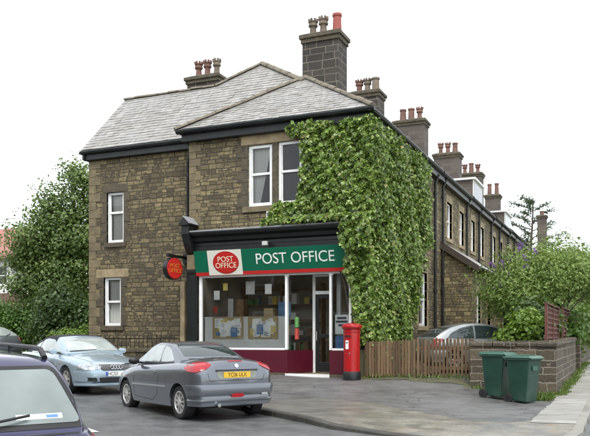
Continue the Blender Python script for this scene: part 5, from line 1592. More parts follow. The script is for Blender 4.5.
# ---- pillar box
bx, by = -6.72, 19.3
bz = PH(bx, by)
pb_ = thing('pillar_box', 'red cast iron pillar post box with a black foot beside the shop door', 'post box', (bx, by, bz))
m = MB(); m.lathe([(.235, -.1), (.245, .02), (.245, .2), (.232, .235), (.225, .24)], (bx, by, bz), 36); m.build('base', M['black'], pb_, smooth=True, angle=30)
m = MB(); m.lathe([(.222, .241), (.222, 1.27), (.235, 1.29), (.235, 1.315), (.222, 1.33), (.222, 1.36)], (bx, by, bz), 36)
bb_ = m.build('pillar', M['postbox_red'], pb_, smooth=True, angle=30)
m = MB(); m.lathe([(.225, 1.361), (.25, 1.375), (.262, 1.4), (.285, 1.42), (.285, 1.455), (.262, 1.47), (.25, 1.49), (.16, 1.525), (0, 1.54)], (bx, by, bz), 36)
m.build('cap', M['postbox_red'], pb_, smooth=True, angle=30)
va = math.atan2(-by, -bx)       # the slot faces the road
def shell(a0, a1, z0, z1, r0, r1, name, mat, parent):
    m = MB(); n = 10
    vs = []
    for z in (z0, z1):
        for r_ in (r0, r1):
            vs += [(bx + math.cos(a0 + (a1 - a0) * i / n) * r_, by + math.sin(a0 + (a1 - a0) * i / n) * r_, bz + z) for i in range(n + 1)]
    k = n + 1
    fs = []
    for i in range(n):
        fs += [(k + i, k + i + 1, 3 * k + i + 1, 3 * k + i), (2 * k + i, 2 * k + i + 1, 3 * k + i + 1, 3 * k + i), (i, i + 1, k + i + 1, k + i)]
    fs += [(0, k, 3 * k, 2 * k), (n, k + n, 3 * k + n, 2 * k + n)]
    m.add(vs, fs, .5)
    return m.build(name, mat, parent, smooth=True, angle=30)
dv = -1.75
shell(dv - .55, dv + .55, 1.15, 1.24, .222, .238, 'slot_hood', M['postbox_red'], bb_)
shell(dv - .42, dv + .42, 1.165, 1.205, .236, .2395, 'letter_slot', M['trim'], bb_)
shell(dv - .62, dv + .62, .3, 1.09, .222, .23, 'box_door', M['postbox_red'], bb_)
shell(dv - .28, dv + .12, .84, 1.07, .23, .234, 'notice_plate', M['paper'], bb_)
shell(dv - .2, dv + .04, .99, 1.03, .2341, .236, 'notice_print', M['ink'], bb_)
shell(dv + .15, dv + .3, .7, .74, .23, .24, 'lock_plate', M['chrome'], bb_)
for i, zz in enumerate((.62, .56)): shell(dv - .2, dv + .2, zz, zz + .025, .23, .236, 'embossing', M['postbox_red'], bb_)

# ---- right: shrubs, buddleia, conifer, far trees
bd = [(-3.1, 25.5, 3.4, .9, 1.3, .8), (-2.2, 26.8, 3.9, 1.15, 1.4, .8), (-1.2, 27.5, 3.75, .9, 1.5, .8), (-1.4, 25.8, 3.6, .8, 1.2, .5), (-3.0, 24.6, 2.9, .9, 1.1, .8), (-2.0, 25, 3.4, .8, 1.1, .7), (-3.9, 26.2, 3.0, .6, 1.0, .8), (-2.7, 24.3, 2.3, .5, .8, .6), (-2.5, 25.2, 1.9, .45, .9, .7), (-.9, 27.4, 3.4, .6, 1.1, .5)]
bt = bush('buddleia_bush', 'large arching buddleia with purple flower spikes rising over the garden wall', 'bush', (-3.0, 25.4), bd, 32000, .115, M['leaf_budd'], clump=.25, per=20, wid=.2, stems=10, droop=.25)
P, N, V = crown_points(bd, 900, .1, 1, .12)
k = RNG.random(len(P)) < .75
P = P[k][:45]
allP, allN, allT = [], [], []
for p in P:
    d = Vector((random.uniform(-.6, .6), random.uniform(-.9, .2), random.uniform(-.5, .7))).normalized()
    L = random.uniform(.16, .3)
    for j in range(34):
        f = j / 34
        allP.append(np.array(p) + np.array(d) * L * f + RNG.normal(size=3) * .035 * (1.1 - f)); allN.append(RNG.normal(size=3)); allT.append(np.array(d) + RNG.normal(size=3) * .6)
leaf_mesh('flower_spikes', np.array(allP), np.array(allN), np.array(allT), .045, M['flower_p'], bt, wid=.5)
bush('lime_shrub', 'yellow green shrub behind the garden wall, left of the trellis', 'shrub', (-2.6, 20.6), [(-2.42, 20.6, 1.75, .26, .45, .38), (-2.35, 21.1, 1.9, .2, .4, .25), (-2.75, 20.7, 1.5, .26, .4, .22)], 3000, .11, M['leaf_bright'], clump=.14)
bs = bush('garden_bush', 'dark leafy bush with a few white flowers behind the garden wall and the pale car', 'bush', (-2.6, 22.6), [(-2.5, 22.4, 1.6, .3, .5, .5), (-2.4, 23.2, 2.0, .4, .6, .6), (-2.6, 21.6, 1.4, .25, .4, .3), (-2.5, 22.4, 2.1, .3, .6, .4), (-2.3, 23.4, 1.6, .4, .7, .7)], 8000, .12, M['leaf_dark'], clump=.18)
P, N, V = crown_points([(-2.55, 21.6, 1.65, .3, .4, .3)], 60, .05, 1, .1)
leaf_mesh('blossoms', P, N, RNG.normal(size=P.shape), .07, M['flower_w'], bs, wid=.5)
cl = bush('climbing_plant', 'climbing plant with red flowers beyond the trellis on the garden wall', 'plant', (-1.9, 28.6), [(-1.9, 28.4, 1.9, .45, .9, .5), (-1.6, 27.0, 1.75, .25, .6, .35), (-1.8, 30.0, 1.9, .5, 1.0, .6)], 4200, .12, M['leaf_hedge'], clump=.15)
P, N, V = crown_points([(-1.55, 27.9, 1.95, .2, .4, .25)], 26, .05, 1, .3)
leaf_mesh('flowers', P, N, RNG.normal(size=P.shape), .1, M['flower_r'], cl, wid=.5)
bush('roadside_tree', 'leafy green tree hanging over the far end of the side street wall', 'tree', (-2.4, 36), [(-2.2, 33, 3.2, 1.2, 1.8, 1.4), (-1.8, 37, 3.6, 1.3, 2.2, 1.6), (-2.6, 41, 3.6, 1.5, 2.2, 1.9), (-1.9, 46, 3.2, 1.4, 2.4, 1.8), (-4, 38, 3.4, 1.6, 2.2, 1.5), (-4.5, 44, 3.6, 1.6, 2.4, 1.7), (-1.6, 31, 1.9, .6, 1.5, .8)], 22000, .2, M['leaf_tree'], clump=.3, stems=7)
for i, (x, y, h, s, lab) in enumerate(((1.5, 74, 8.0, 3.2, 'rounded pale green tree far off at the right edge of the view'), (-3.2, 76, 6.6, 2.6, 'lower pale green tree far off, just right of the tall bare chimney'), (5.5, 78, 9.0, 3.5, 'far tree beyond the right edge past the rounded one'))):
    tree('distant_tree', lab, 'tree', (x, y, 1.0), (x, y, h * .75), .25, [(x, y, h - s * .5, s * .8, s * .8, s * .6), (x - s * .5, y, h - s, s * .7, s * .7, s * .6), (x + s * .55, y, h - s * .9, s * .7, s * .7, s * .6), (x, y - s * .3, h - s * 1.5, s, s * .8, s * .6)], 6500, .36, M['leaf_far'], group=None, clump=.45)
# cedar-like conifer: tiers of level boughs with gaps
cx, cy = -9.2, 82.5
co = thing('conifer_tree', 'open conifer with level boughs behind the far end of the terrace', 'tree', (cx, cy, 1.2))
m = MB(); limb(m, (cx, cy, 1), (cx + .4, cy, 15.9), .3, .05, .1, 10)
Ps = []
for i in range(34):
    z = 7.0 + i * .265
    L = (16.6 - z) * .42 + .9
    a = i * 2.4 + random.uniform(-.5, .5)
    L *= random.uniform(.55, 1.25)
    e = Vector((cx + math.cos(a) * L, cy + math.sin(a) * L, z + L * .28))
    s_ = Vector((cx + .2, cy, z - .2))
    limb(m, s_, e, .06, .015, .08, 4)
    for j in range(90):
        f = random.uniform(.3, 1.08)
        p = s_.lerp(e, f)
        Ps.append((p.x + random.gauss(0, .22), p.y + random.gauss(0, .22), p.z + random.gauss(.04, .08)))
m.build('trunk', M['bark'], co, smooth=True, angle=80)
Ps = np.array(Ps)
leaf_mesh('crown', Ps, np.array([0, 0, 1]) + RNG.normal(size=Ps.shape) * .5, RNG.normal(size=Ps.shape), .3, M['leaf_pine'], co, wid=.25)

# ---- grass and weeds along the foot of the street wall and by the gate
Pg = []
for i in range(2600):
    y = 17.7 + (random.random() ** 1.6) * 16
    x = (-1.44 - (y - 19) * .003 + abs(random.gauss(0, .09))) if y > 18.95 else random.uniform(-1.75, -1.4) + (18.9 - y) * -.1
    Pg.append((x, y, PH(x, y)))
for i in range(220):
    x = random.uniform(-6.5, -3.6); y = 19.66 - abs(random.gauss(0, .1)); Pg.append((x, y, PH(x, y)))
for i in range(300):
    x = random.uniform(-3.5, -1.5); y = 18.93 - abs(random.gauss(0, .12)); Pg.append((x, y, PH(x, y)))
Pg = np.array(Pg)
T = np.array([0, 0, 1.0]) + RNG.normal(size=Pg.shape) * .4
gr = leaf_mesh('grass', Pg, RNG.normal(size=Pg.shape), T, .05 + .11 * RNG.random(len(Pg)) ** 2, M['grass'], None, wid=.16)
tag(gr, kind='stuff')
gr["label"] = 'weeds and grass along the foot of the garden wall'

# ------------------------------------------------------------------ cars
def pchip(keys):
    xs = np.array([k[0] for k in keys], float); ys = np.array([k[1] for k in keys], float)
    h = np.diff(xs); d = np.diff(ys) / h
    m = np.zeros(len(xs))
    m[0], m[-1] = d[0], d[-1]
    for i in range(1, len(xs) - 1):
        if d[i - 1] * d[i] > 0:
            w1, w2 = 2 * h[i] + h[i - 1], h[i] + 2 * h[i - 1]
            m[i] = (w1 + w2) / (w1 / d[i - 1] + w2 / d[i])
    def f(x):
        x = min(max(x, xs[0]), xs[-1])
        i = min(max(int(np.searchsorted(xs, x)) - 1, 0), len(h) - 1)
        t = (x - xs[i]) / h[i]
        return float((2 * t**3 - 3 * t**2 + 1) * ys[i] + (t**3 - 2 * t**2 + t) * h[i] * m[i] + (-2 * t**3 + 3 * t**2) * ys[i + 1] + (t**3 - t**2) * h[i] * m[i + 1])
    return f
SIDE = pchip([(0, .93), (.1, .962), (.3, .988), (.5, 1.0), (.68, .992), (.8, .985), (.92, .955), (1.0, .9)])

def smooth_poly(pts, it=2):
    """Round the corners of an outline by a few centimetres."""
    r = .05 if it == 1 else .085
    n = len(pts); out = []
    for i, p in enumerate(pts):
        a, b = pts[i - 1], pts[(i + 1) % n]
        da, db = math.hypot(a[0] - p[0], a[1] - p[1]), math.hypot(b[0] - p[0], b[1] - p[1])
        ka, kb = min(r, da * .48) / da, min(r, db * .48) / db
        A = (p[0] + (a[0] - p[0]) * ka, p[1] + (a[1] - p[1]) * ka); B = (p[0] + (b[0] - p[0]) * kb, p[1] + (b[1] - p[1]) * kb)
        for t in (0, .25, .5, .75, 1):
            out.append(((1 - t) ** 2 * A[0] + 2 * t * (1 - t) * p[0] + t * t * B[0], (1 - t) ** 2 * A[1] + 2 * t * (1 - t) * p[1] + t * t * B[1]))
    return out

class Car:
    def __init__(s, name, label, x, y, rz, spec, mpaint, mroof=None):
        s.sp = spec
        s.t = thing(name, label, 'car', (x, y, spec.get('z', RH(x, y))), rz, spec.get('group', 'cars parked along the street'), local=True)
        s.t.rotation_euler = (0, spec.get('pitch', 0), rz)
        s.mp = mpaint
        s.body(mpaint)
        s.cabin(mroof or mpaint)
        s.under()
    def hwz(s, x, z):
        zs = s.zsh(x); t = (z - .18) / max(zs - .18, .05)
        return s.hw(x) * SIDE(min(max(t, 0), 1))
    def body(s, mat):
        sp = s.sp
        s.hw, s.zsh, s.ztop, s.zlow = pchip(sp['hw']), pchip(sp['zsh']), pchip(sp['ztop']), pchip(sp['zlow'])
        x0, x1 = sp['hw'][0][0], sp['hw'][-1][0]
        xs = set(np.round(np.linspace(x0, x1, 90), 4))
        for k in range(9): xs |= {round(x0 + .12 * (k / 8) ** 1.6, 4), round(x1 - .12 * (k / 8) ** 1.6, 4)}
        ra = sp['ra']
        for xc in (sp['xr'], sp['xf']):
            for k in range(25): xs.add(round(xc - ra * math.cos(PI * k / 24), 4))
            xs |= {round(xc - ra - .001, 4), round(xc + ra + .001, 4)}
        xs = sorted(xs)
        NS, NTp = 14, 9
        vs, fs = [], []
        for x in xs:
            zl = s.zlow(x)
            for xc in (sp['xr'], sp['xf']):
                if abs(x - xc) < ra: zl = max(zl, sp['wr'] + math.sqrt(ra * ra - (x - xc) ** 2))
            zs, zt = s.zsh(x), s.ztop(x)
            half = [(0.0, zl)]
            for k in range(NS + 1):
                z = zl + (zs - zl) * k / NS
                half.append((s.hwz(x, z), z))
            ysh = half[-1][0]
            for k in range(1, NTp):
                f = 1 - k / NTp
                y = ysh * f
                half.append((y, zs + (zt - zs) * (1 - f ** 2.6)))
            half.append((0.0, zt))
            ring = half + [(-y, z) for y, z in half[-2:0:-1]]
            vs += [(x, y, z) for y, z in ring]
        n = len(ring)
        for i in range(len(xs) - 1):
            for k in range(n):
                fs.append((i * n + k, i * n + (k + 1) % n, (i + 1) * n + (k + 1) % n, (i + 1) * n + k))
        fs += [tuple(range(n)), tuple((len(xs) - 1) * n + k for k in range(n - 1, -1, -1))]
        m = MB(); m.add(vs, fs, .5)
        s.bo = m.build('body', mat, s.t, smooth=True, angle=38)
        s.bv, s.bf = vs, fs
    def cabin(s, mat):
        sp = s.sp
        s.zr, s.wrf = pchip(sp['zr']), pchip(sp['wr_roof'])
        x0, x1 = sp['zr'][0][0], sp['zr'][-1][0]
        hmax = max(k[1] for k in sp['zr'])
        vs, fs = [], []
        xs = np.linspace(x0, x1, 70)
        for x in xs:
            zb = s.zsh(x) - .05
            wb = s.hwz(x, s.zsh(x)) * sp.get('wbk', .985)
            zr = max(s.zr(x), zb + .02)
            f = min(1, max(0, (zr - zb) / (hmax - s.zsh(x))))
            wr = wb + (s.wrf(x) - wb) * f
            half = []
            for k in range(9):
                t = k / 8
                bulge_ = math.sin(t * PI) * .018 * f
                half.append((wb + (wr - wb) * t ** 1.15 + bulge_, zb + (zr - .045 * f - zb) * t))
            half += [(wr - .02, zr - .022 * f), (wr - .06, zr - .006)]
            for k in range(1, 7):
                g = 1 - k / 6
                half.append(((wr - .06) * g, zr - .006 + (1 - g * g) * sp.get('crown', .03) * f))
            ring = half + [(-y, z) for y, z in half[-2::-1]]
            vs += [(x, y, z) for y, z in ring]
            n = len(ring)
        for i in range(len(xs) - 1):
            for k in range(n - 1):
                fs.append((i * n + k, i * n + k + 1, (i + 1) * n + k + 1, (i + 1) * n + k))
        fs.append(tuple(range(n))); fs.append(tuple((len(xs) - 1) * n + k for k in range(n - 1, -1, -1)))
        cut = sp.get('split')
        if cut is None:
            m = MB(); m.add(vs, fs, .5)
            s.ro = m.build('roof', mat, s.t, smooth=True, angle=50)
        else:       # a fabric hood behind, the painted screen frame in front
            fr = [f for f in fs if sum(vs[i][0] for i in f) / len(f) > cut]
            m = MB(); m.add(vs, [f for f in fs if f not in fr], .5)
            s.ro = m.build('soft_top', mat, s.t, smooth=True, angle=50)
            m = MB(); m.add(vs, fr, .5); m.build('screen_frame', s.mp, s.t, smooth=True, angle=50)
        b = len(s.bv)
        allv = s.bv + vs
        allf = s.bf + [tuple(i + b for i in f) for f in fs]
        s.bvh = BVHTree.FromPolygons([Vector(v) for v in allv], allf)
    def under(s):
        sp = s.sp
        m = MB()
        w = sp['hw'][len(sp['hw']) // 2][1]
        m.box(sp['xr'] - sp['ra'] - .05, -w + .24, .2, sp['xf'] + sp['ra'] + .05, w - .24, .62)
        for xc in (sp['xr'], sp['xf']):
            m.lathe([(sp['ra'] - .004, -w + .02), (sp['ra'] - .004, -w + .3)], (xc, 0, sp['wr']), 26, 'y') if False else None
        m.build('underbody', M['rubber'], s.t)
        m = MB()
        r = sp['ra'] + .004
        for xc in (sp['xr'], sp['xf']):
            for sg in (1, -1):
                vs, fs = [], []
                for k in range(17):
                    t = PI * k / 16
                    for yy in (w - .26, w - .03): vs.append((xc + math.cos(t) * r, sg * yy, sp['wr'] + math.sin(t) * r))
                fs = [(2 * k, 2 * k + 1, 2 * k + 3, 2 * k + 2) for k in range(16)]
                m.add(vs, fs, .5)
        m.build('wheel_arch', M['rubber'], s.t)
    def patch(s, name, poly, d, mat, parent=None, off=.005, step=.06, c=(0, 0), sm=0, thick=.012, smooth=True):
        """Lay a thin piece on the bodywork: poly in (a, z), seen along the level direction d; 'top' looks down on (x, y)."""
        if sm: poly = smooth_poly(poly, sm)
        top = d == 'top'
        if not top:
            D = Vector((d[0], d[1], 0)).normalized(); A = Vector((-D.y, D.x, 0))
            # a runs along A
        bm = bmesh.new()
        bm.faces.new([bm.verts.new((a, z, 0)) for a, z in poly])
        for ax in (0, 1):
            lo = min(p[ax] for p in poly); hi = max(p[ax] for p in poly)
            v = lo + step
            while v < hi - step * .3:
                co = [0, 0, 0]; co[ax] = v; no = [0, 0, 0]; no[ax] = 1
                bmesh.ops.bisect_plane(bm, geom=bm.verts[:] + bm.edges[:] + bm.faces[:], plane_co=co, plane_no=no); v += step
        bmesh.ops.triangulate(bm, faces=[f for f in bm.faces if len(f.verts) > 4])
        bad = []
        for v in bm.verts:
            a, z = v.co.x, v.co.y
            if top: o, dr = Vector((a, z, 4)), Vector((0, 0, -1))
            else: o, dr = Vector((c[0], c[1], z)) + A * a - D * 4, D
            hit = s.bvh.ray_cast(o, dr)
            if hit[0] is None: bad.append(v); v.co = o + dr * 4
            else: v.co = hit[0] - dr * off
        if bad: bmesh.ops.delete(bm, geom=bad, context='VERTS')
        be = [e for e in bm.edges if e.is_boundary]
        dr = Vector((0, 0, -1)) if top else D
        ex = bmesh.ops.extrude_edge_only(bm, edges=be)
        for v in [g for g in ex['geom'] if isinstance(g, bmesh.types.BMVert)]: v.co += dr * (off + thick)
        bmesh.ops.recalc_face_normals(bm, faces=bm.faces[:])
        me = bpy.data.meshes.new(name); bm.to_mesh(me); bm.free()
        me.materials.append(mat)
        if smooth:
            me.polygons.foreach_set("use_smooth", [True] * len(me.polygons)); me.set_sharp_from_angle(angle=math.radians(35))
        return link_mesh(me, name, parent or s.t)
    def side(s, name, poly, sg, mat, **k):
        # poly in (x, z); sg +1 = the car's left side
        if sg > 0: return s.patch(name, [(x, z) for x, z in poly], (0, -1), mat, **k)       # A = (1,0)
        return s.patch(name, [(-x, z) for x, z in poly], (0, 1), mat, **k)
    def rear(s, name, poly, mat, **k): return s.patch(name, [(y, z) for y, z in poly], (1, 0), mat, **k)      # A = (0,1)
    def front(s, name, poly, mat, **k): return s.patch(name, [(-y, z) for y, z in poly], (-1, 0), mat, **k)
    def line(s, name, pts, d, mat, w=.008, **k):
        """A narrow strip following a polyline, for seams and rubbing strips."""
        L, R = [], []
        for i, p in enumerate(pts):
            a = pts[max(i - 1, 0)]; b = pts[min(i + 1, len(pts) - 1)]
            dx, dz = b[0] - a[0], b[1] - a[1]; l = math.hypot(dx, dz)
            L.append((p[0] - dz / l * w / 2, p[1] + dx / l * w / 2)); R.append((p[0] + dz / l * w / 2, p[1] - dx / l * w / 2))
        poly = L + R[::-1]
        if d in (1, -1): return s.side(name, poly, d, mat, step=.1, **k)
        if d == 'rear': return s.rear(name, poly, mat, step=.1, **k)
        if d == 'front': return s.front(name, poly, mat, step=.1, **k)
        return s.patch(name, poly, d, mat, step=.1, **k)
    def wheels(s, spokes=8, sw=.035, mat=None):
        sp = s.sp; r = sp['wr']; w = .2
        yo = sp['hw'][len(sp['hw']) // 2][1] - .035
        for xc in (sp['xf'], sp['xr']):
            for sg in (1, -1):
                Y = lambda v: sg * v
                yc = yo - w / 2
                ri = r * .68
                m = MB()
                m.lathe([(ri, Y(yc - w / 2)), (r * .95, Y(yc - w / 2)), (r, Y(yc - w * .36)), (r, Y(yc + w * .36)), (r * .95, Y(yc + w / 2 - .004)), (r * .82, Y(yc + w / 2)), (ri, Y(yc + w / 2 - .012))], (xc, 0, r), 40, 'y', close=True)
                wh = m.build('wheel', M['tyre'], s.t, smooth=True, angle=40)
                m = MB()
                m.lathe([(ri + .004, Y(yc + w / 2 - .008)), (ri - .018, Y(yc + w / 2 - .006)), (ri - .03, Y(yc + w / 2 - .05)), (ri - .03, Y(yc - .05))], (xc, 0, r), 36, 'y', cap=False)
                f0 = yc + w / 2 - .045; f1 = yc + w / 2 - .012
                for k in range(spokes):
                    t = 2 * PI * k / spokes + .2
                    c, n_ = math.cos(t), math.sin(t)
                    for (ra_, wa_), (rb_, wb_) in (((.04, sw * 1.1), (ri * .55, sw * .8)), ((ri * .55, sw * .8), (ri - .015, sw * 1.15))):
                        q = []
                        for rr, ww in ((ra_, wa_), (rb_, wb_)):
                            for e in (-1, 1): q.append((xc + c * rr - n_ * ww / 2 * e, rr, r + n_ * rr + c * ww / 2 * e))
                        m.hexa([(p[0], Y(f0), p[2]) for p in (q[0], q[1], q[3], q[2])] + [(p[0], Y(f1 + (.008 if p[1] < .06 else -.004)), p[2]) for p in (q[0], q[1], q[3], q[2])])
                m.lathe([(.058, Y(f0)), (.055, Y(f1 + .012)), (0, Y(f1 + .014))], (xc, 0, r), 20, 'y')
                m.build('rim', mat or M['alloy'], wh, smooth=True, angle=35)
                m = MB(); m.lathe([(ri * .8, Y(yc + .01)), (ri * .8, Y(yc + .03)), (.0, Y(yc + .03))], (xc, 0, r), 24, 'y'); m.build('brake_disc', M['trim'], wh)
    def strip(s, name, z0, z1, xe, end, mat, out=.03, rad=0.0, parent=None):
        """A bumper or sill piece swept round one end of the car, from xe round the end and back."""
        x0, x1 = s.sp['hw'][0][0], s.sp['hw'][-1][0]
        zc = (z0 + z1) / 2
        if end == 'rear':
            xs = [xe + (x0 - xe) * (1 - (1 - k / 14) ** 2) for k in range(15)]
            path = [(x, s.hwz(x, zc), 0) for x in xs] + [(x, -s.hwz(x, zc), 0) for x in xs[::-1]]
        else:
            xs = [xe + (x1 - xe) * (1 - (1 - k / 14) ** 2) for k in range(15)]
            path = [(x, -s.hwz(x, zc), 0) for x in xs] + [(x, s.hwz(x, zc), 0) for x in xs[::-1]]
        h = z1 - z0
        prof = [(-.04, z0), (out * .7, z0 + h * .04), (out, z0 + h * .25), (out, z0 + h * .75), (out * .6, z0 + h * .97), (-.04, z1)]
        m = MB(); m.sweep(path, prof)
        return m.build(name, mat, parent or s.t, smooth=True, angle=40)
    def mirror(s, x, z, mat, size=1.0):
        for sg in (1, -1):
            y = s.hwz(x, s.zsh(x)) + .02
            m = MB()
            pr = [(0, -.07), (.05, -.062), (.075, -.03), (.08, .02), (.07, .05), (0, .055)]
            vs = []
            m.lathe([(a * size, b * size) for a, b in pr], (0, 0, 0), 16, 'x')
            m.v = [(x + v[0], sg * (y + .1 * size) + v[1] * 1.35, z + v[2] * .95) for v in m.v]
            o = m.build('wing_mirror', mat, s.t, smooth=True, angle=60)
            m = MB(); m.bar((x + .02, sg * (y - .06), z - .04), (x + .01, sg * (y + .06), z - .03), .06, .035); m.build('mirror_arm', M['trim'], o)
    def handle(s, x, z, sg, mat=None):
        s.side('door_handle', smooth_poly([(x - .09, z - .018), (x + .09, z - .018), (x + .09, z + .018), (x - .09, z + .018)], 1), sg, mat or s.mp, off=.022, thick=.02)

def plate(car, x, y0, y1, z0, z1, face, mat, string, parent=None, band=False, sx=.8, sl=1.0, tx=0):
    m = MB()
    sg = -1 if face == 'rear' else 1
    m.box(x, y0, z0, x + sg * .008, y1, z1)
    p = m.build('number_plate', mat, car.t, bevel=.004)
    if band:
        m = MB(); yy = y0 if face == 'front' else y1
        m.box(x + sg * .0081, yy, z0 + .004, x + sg * .0095, yy + (.045 if yy == y0 else -.045), z1 - .004); m.build('plate_band', M['plate_blue'], p)
    text('plate_lettering', string, (z1 - z0) * 1.02, M['ink_black'], p, (x + sg * .0092, (y0 + y1) / 2 + tx, (z0 + z1) / 2), (PI / 2, 0, -PI / 2 if face == 'rear' else PI / 2), sx, ext=.001, space=sl)
    return p
M['ink_black'] = plain('plate_ink', (.012, .012, .012), .5, .1, 9)

# ---- grey coupe-cabriolet by the kerb, tail towards us
sp = dict(xr=-1.24, xf=1.2, wr=.295, ra=.345,
    hw=[(-1.92, .66), (-1.885, .72), (-1.8, .785), (-1.65, .82), (-1.2, .832), (0, .835), (1.2, .83), (1.55, .79), (1.78, .69), (1.88, .58), (1.92, .5)],
    zsh=[(-1.92, .84), (-1.87, .9), (-1.75, .95), (-1.5, .975), (-1.0, .97), (0, .925), (.8, .885), (1.3, .8), (1.7, .67), (1.92, .56)],
    ztop=[(-1.92, .87), (-1.89, .98), (-1.83, 1.045), (-1.7, 1.07), (-1.3, 1.085), (-.9, 1.08), (0, 1.0), (.75, .97), (1.2, .88), (1.6, .76), (1.85, .65), (1.92, .59)],
    zlow=[(-1.92, .42), (-1.87, .3), (-1.5, .24), (-.8, .2), (.8, .19), (1.5, .2), (1.8, .22), (1.92, .34)],
    zr=[(-1.08, 1.05), (-.85, 1.17), (-.55, 1.29), (-.25, 1.352), (.05, 1.36), (.3, 1.315), (.6, 1.15), (1.0, .93)], wr_roof=[(-1.1, .56), (-.2, .575), (1.0, .6)], wbk=.97, pitch=0)
PA, PP = (-7.92, 12.93), math.radians(148)
c = Car('parked_car', 'steel grey coupe with red tail lamps, parked tail first in front of the shop', *PA, PP, sp, M['paint_grey'])
c.wheels(9, .032)
for sg in (1, -1):
    dw = c.side('side_window', smooth_poly([(.66, .985), (.62, 1.03), (.28, 1.255), (.1, 1.305), (-.2, 1.31), (-.22, 1.3), (-.26, .99)], 1), sg, M['carglass_skypale'])
    c.side('quarter_window', smooth_poly([(-.31, .995), (-.26, 1.295), (-.42, 1.265), (-.6, 1.175), (-.82, 1.04), (-.8, 1.015)], 1), sg, M['carglass_skypale'])
    c.line('window_trim', [(-.84, 1.0), (-.28, .965), (.3, .955), (.72, .962)], sg, M['trim'], .02, off=.006)
    c.line('door_seam', [(.72, .93), (.74, .6), (.7, .3), (-.15, .27), (-.36, .4), (-.42, .7), (-.36, .95)], sg, M['trim'], .009, off=.002)
    c.line('rubbing_strip', [(-.75, .56), (-.4, .555), (.3, .545), (.8, .535)], sg, M['chrome'], .03, off=.012)
    c.handle(-.2, .8, sg)
    D = (.70, -.71 * sg)
    pts = [(-.27, .985), (-.12, 1.03), (.1, 1.02), (.25, .96), (.27, .9), (.18, .855), (-.03, .845), (-.2, .9)]
    c.patch('tail_light', smooth_poly([(a * (1 if sg > 0 else -1), z) for a, z in pts], 2), D, M['lens_red'], c=(-1.77, .745 * sg), off=.016, step=.05)
c.rear('rear_window', smooth_poly([(-.57, 1.105), (.57, 1.105), (.5, 1.285), (.44, 1.315), (-.44, 1.315), (-.5, 1.285)], 1), M['carglass_dark'], step=.05)
c.front('windscreen', smooth_poly([(-.62, .99), (.62, .99), (.52, 1.29), (-.52, 1.29)], 1), M['carglass'])
# slats in the boot deck under the rear window
for i in range(6):
    y = -.4 + i * .16
    c.patch('deck_slat', [(-1.5, y - .03), (-1.16, y - .03), (-1.16, y + .03), (-1.5, y + .03)], 'top', M['trim'], off=.004, step=.1)
c.line('boot_seam', [(-.62, 1.0), (-.6, .9), (-.54, .7), (.54, .7), (.6, .9), (.62, 1.0)], 'rear', M['trim'], .01, off=.002)
c.rear('high_brake_lamp', [(-.14, 1.03), (.14, 1.03), (.14, 1.048), (-.14, 1.048)], M['lens_red'], off=.01)
c.rear('plate_recess', smooth_poly([(-.38, .73), (.38, .73), (.42, .86), (-.42, .86)], 1), M['chrome'], off=.006)
plate(c, -1.93, -.27, .27, .745, .845, 'rear', M['plate_y'], 'YC06 ULX', sx=.82)
c.rear('plate_lamp_bar', [(-.42, .862), (.42, .862), (.42, .89), (-.42, .89)], M['trim'], off=.022)
c.strip('rear_bumper', .44, .635, -1.6, 'rear', M['paint_grey'], out=.035)
c.strip('bumper_valance', .25, .435, -1.6, 'rear', M['paint_grey'], out=.012)
c.strip('bumper_lower_rib', .32, .375, -1.62, 'rear', M['paint_grey'], out=.032)
c.rear('fog_lamp', smooth_poly([(-.13, .4), (.13, .4), (.13, .47), (-.13, .47)], 2), M['lens_red'], off=.035)
c.rear('badge', smooth_poly([(-.035, .92), (.035, .92), (.035, .99), (-.035, .99)], 2), M['chrome'], off=.012)
c.rear('reflector', [(-.62, .43), (-.5, .43), (-.5, .465), (-.62, .465)], M['lens_clear'], off=.03)
m = MB(); m.lathe([(.032, -.12), (.032, .05), (.026, .05), (.026, -.05)], (-1.93, .42, .28), 16, 'x'); m.build('exhaust_pipe', M['chrome'], c.t, smooth=True, angle=40)
c.mirror(.62, .99, M['trim'])
c.strip('front_bumper', .32, .6, 1.6, 'front', M['paint_grey'], out=.02)
for sg in (1, -1):
    c.patch('headlight', smooth_poly([(-.22 * sg, .66), (.2 * sg, .6), (.2 * sg, .68), (-.05 * sg, .78), (-.22 * sg, .79)], 2), (-.78, -.62 * sg), M['lens_clear'], c=(1.72, .6 * sg), off=.012)
    c.side('side_repeater', smooth_poly([(1.5, .68), (1.56, .68), (1.56, .71), (1.5, .71)], 1), sg, M['lens_amber'], off=.01)
c.line('aerial_seam', [(-.52, 1.06), (.52, 1.06)], 'rear', M['trim'], .012, off=.003)

# ---- ice blue soft-top, nose towards us
sp = dict(xr=-1.3, xf=1.36, wr=.32, ra=.365,
    hw=[(-2.285, .55), (-2.22, .7), (-2.0, .82), (-1.3, .875), (0, .885), (1.3, .88), (1.8, .84), (2.05, .765), (2.18, .68), (2.25, .6), (2.285, .54)],
    zsh=[(-2.285, .72), (-2.2, .86), (-1.6, .94), (0, .925), (.8, .895), (1.4, .835), (1.9, .745), (2.15, .67), (2.285, .6)],
    ztop=[(-2.285, .78), (-2.2, .94), (-1.7, 1.0), (0, 1.0), (.85, .985), (1.4, .925), (1.9, .83), (2.15, .765), (2.25, .7), (2.285, .63)],
    zlow=[(-2.285, .4), (-2.2, .28), (-1.6, .2), (1.6, .19), (2.1, .2), (2.285, .3)],
    zr=[(-1.62, .97), (-1.35, 1.12), (-1.0, 1.27), (-.6, 1.35), (-.15, 1.385), (.15, 1.37), (.35, 1.325), (1.12, .95)], wr_roof=[(-1.6, .5), (-.3, .59), (1.1, .62)], wbk=.965, pitch=0, split=.27)
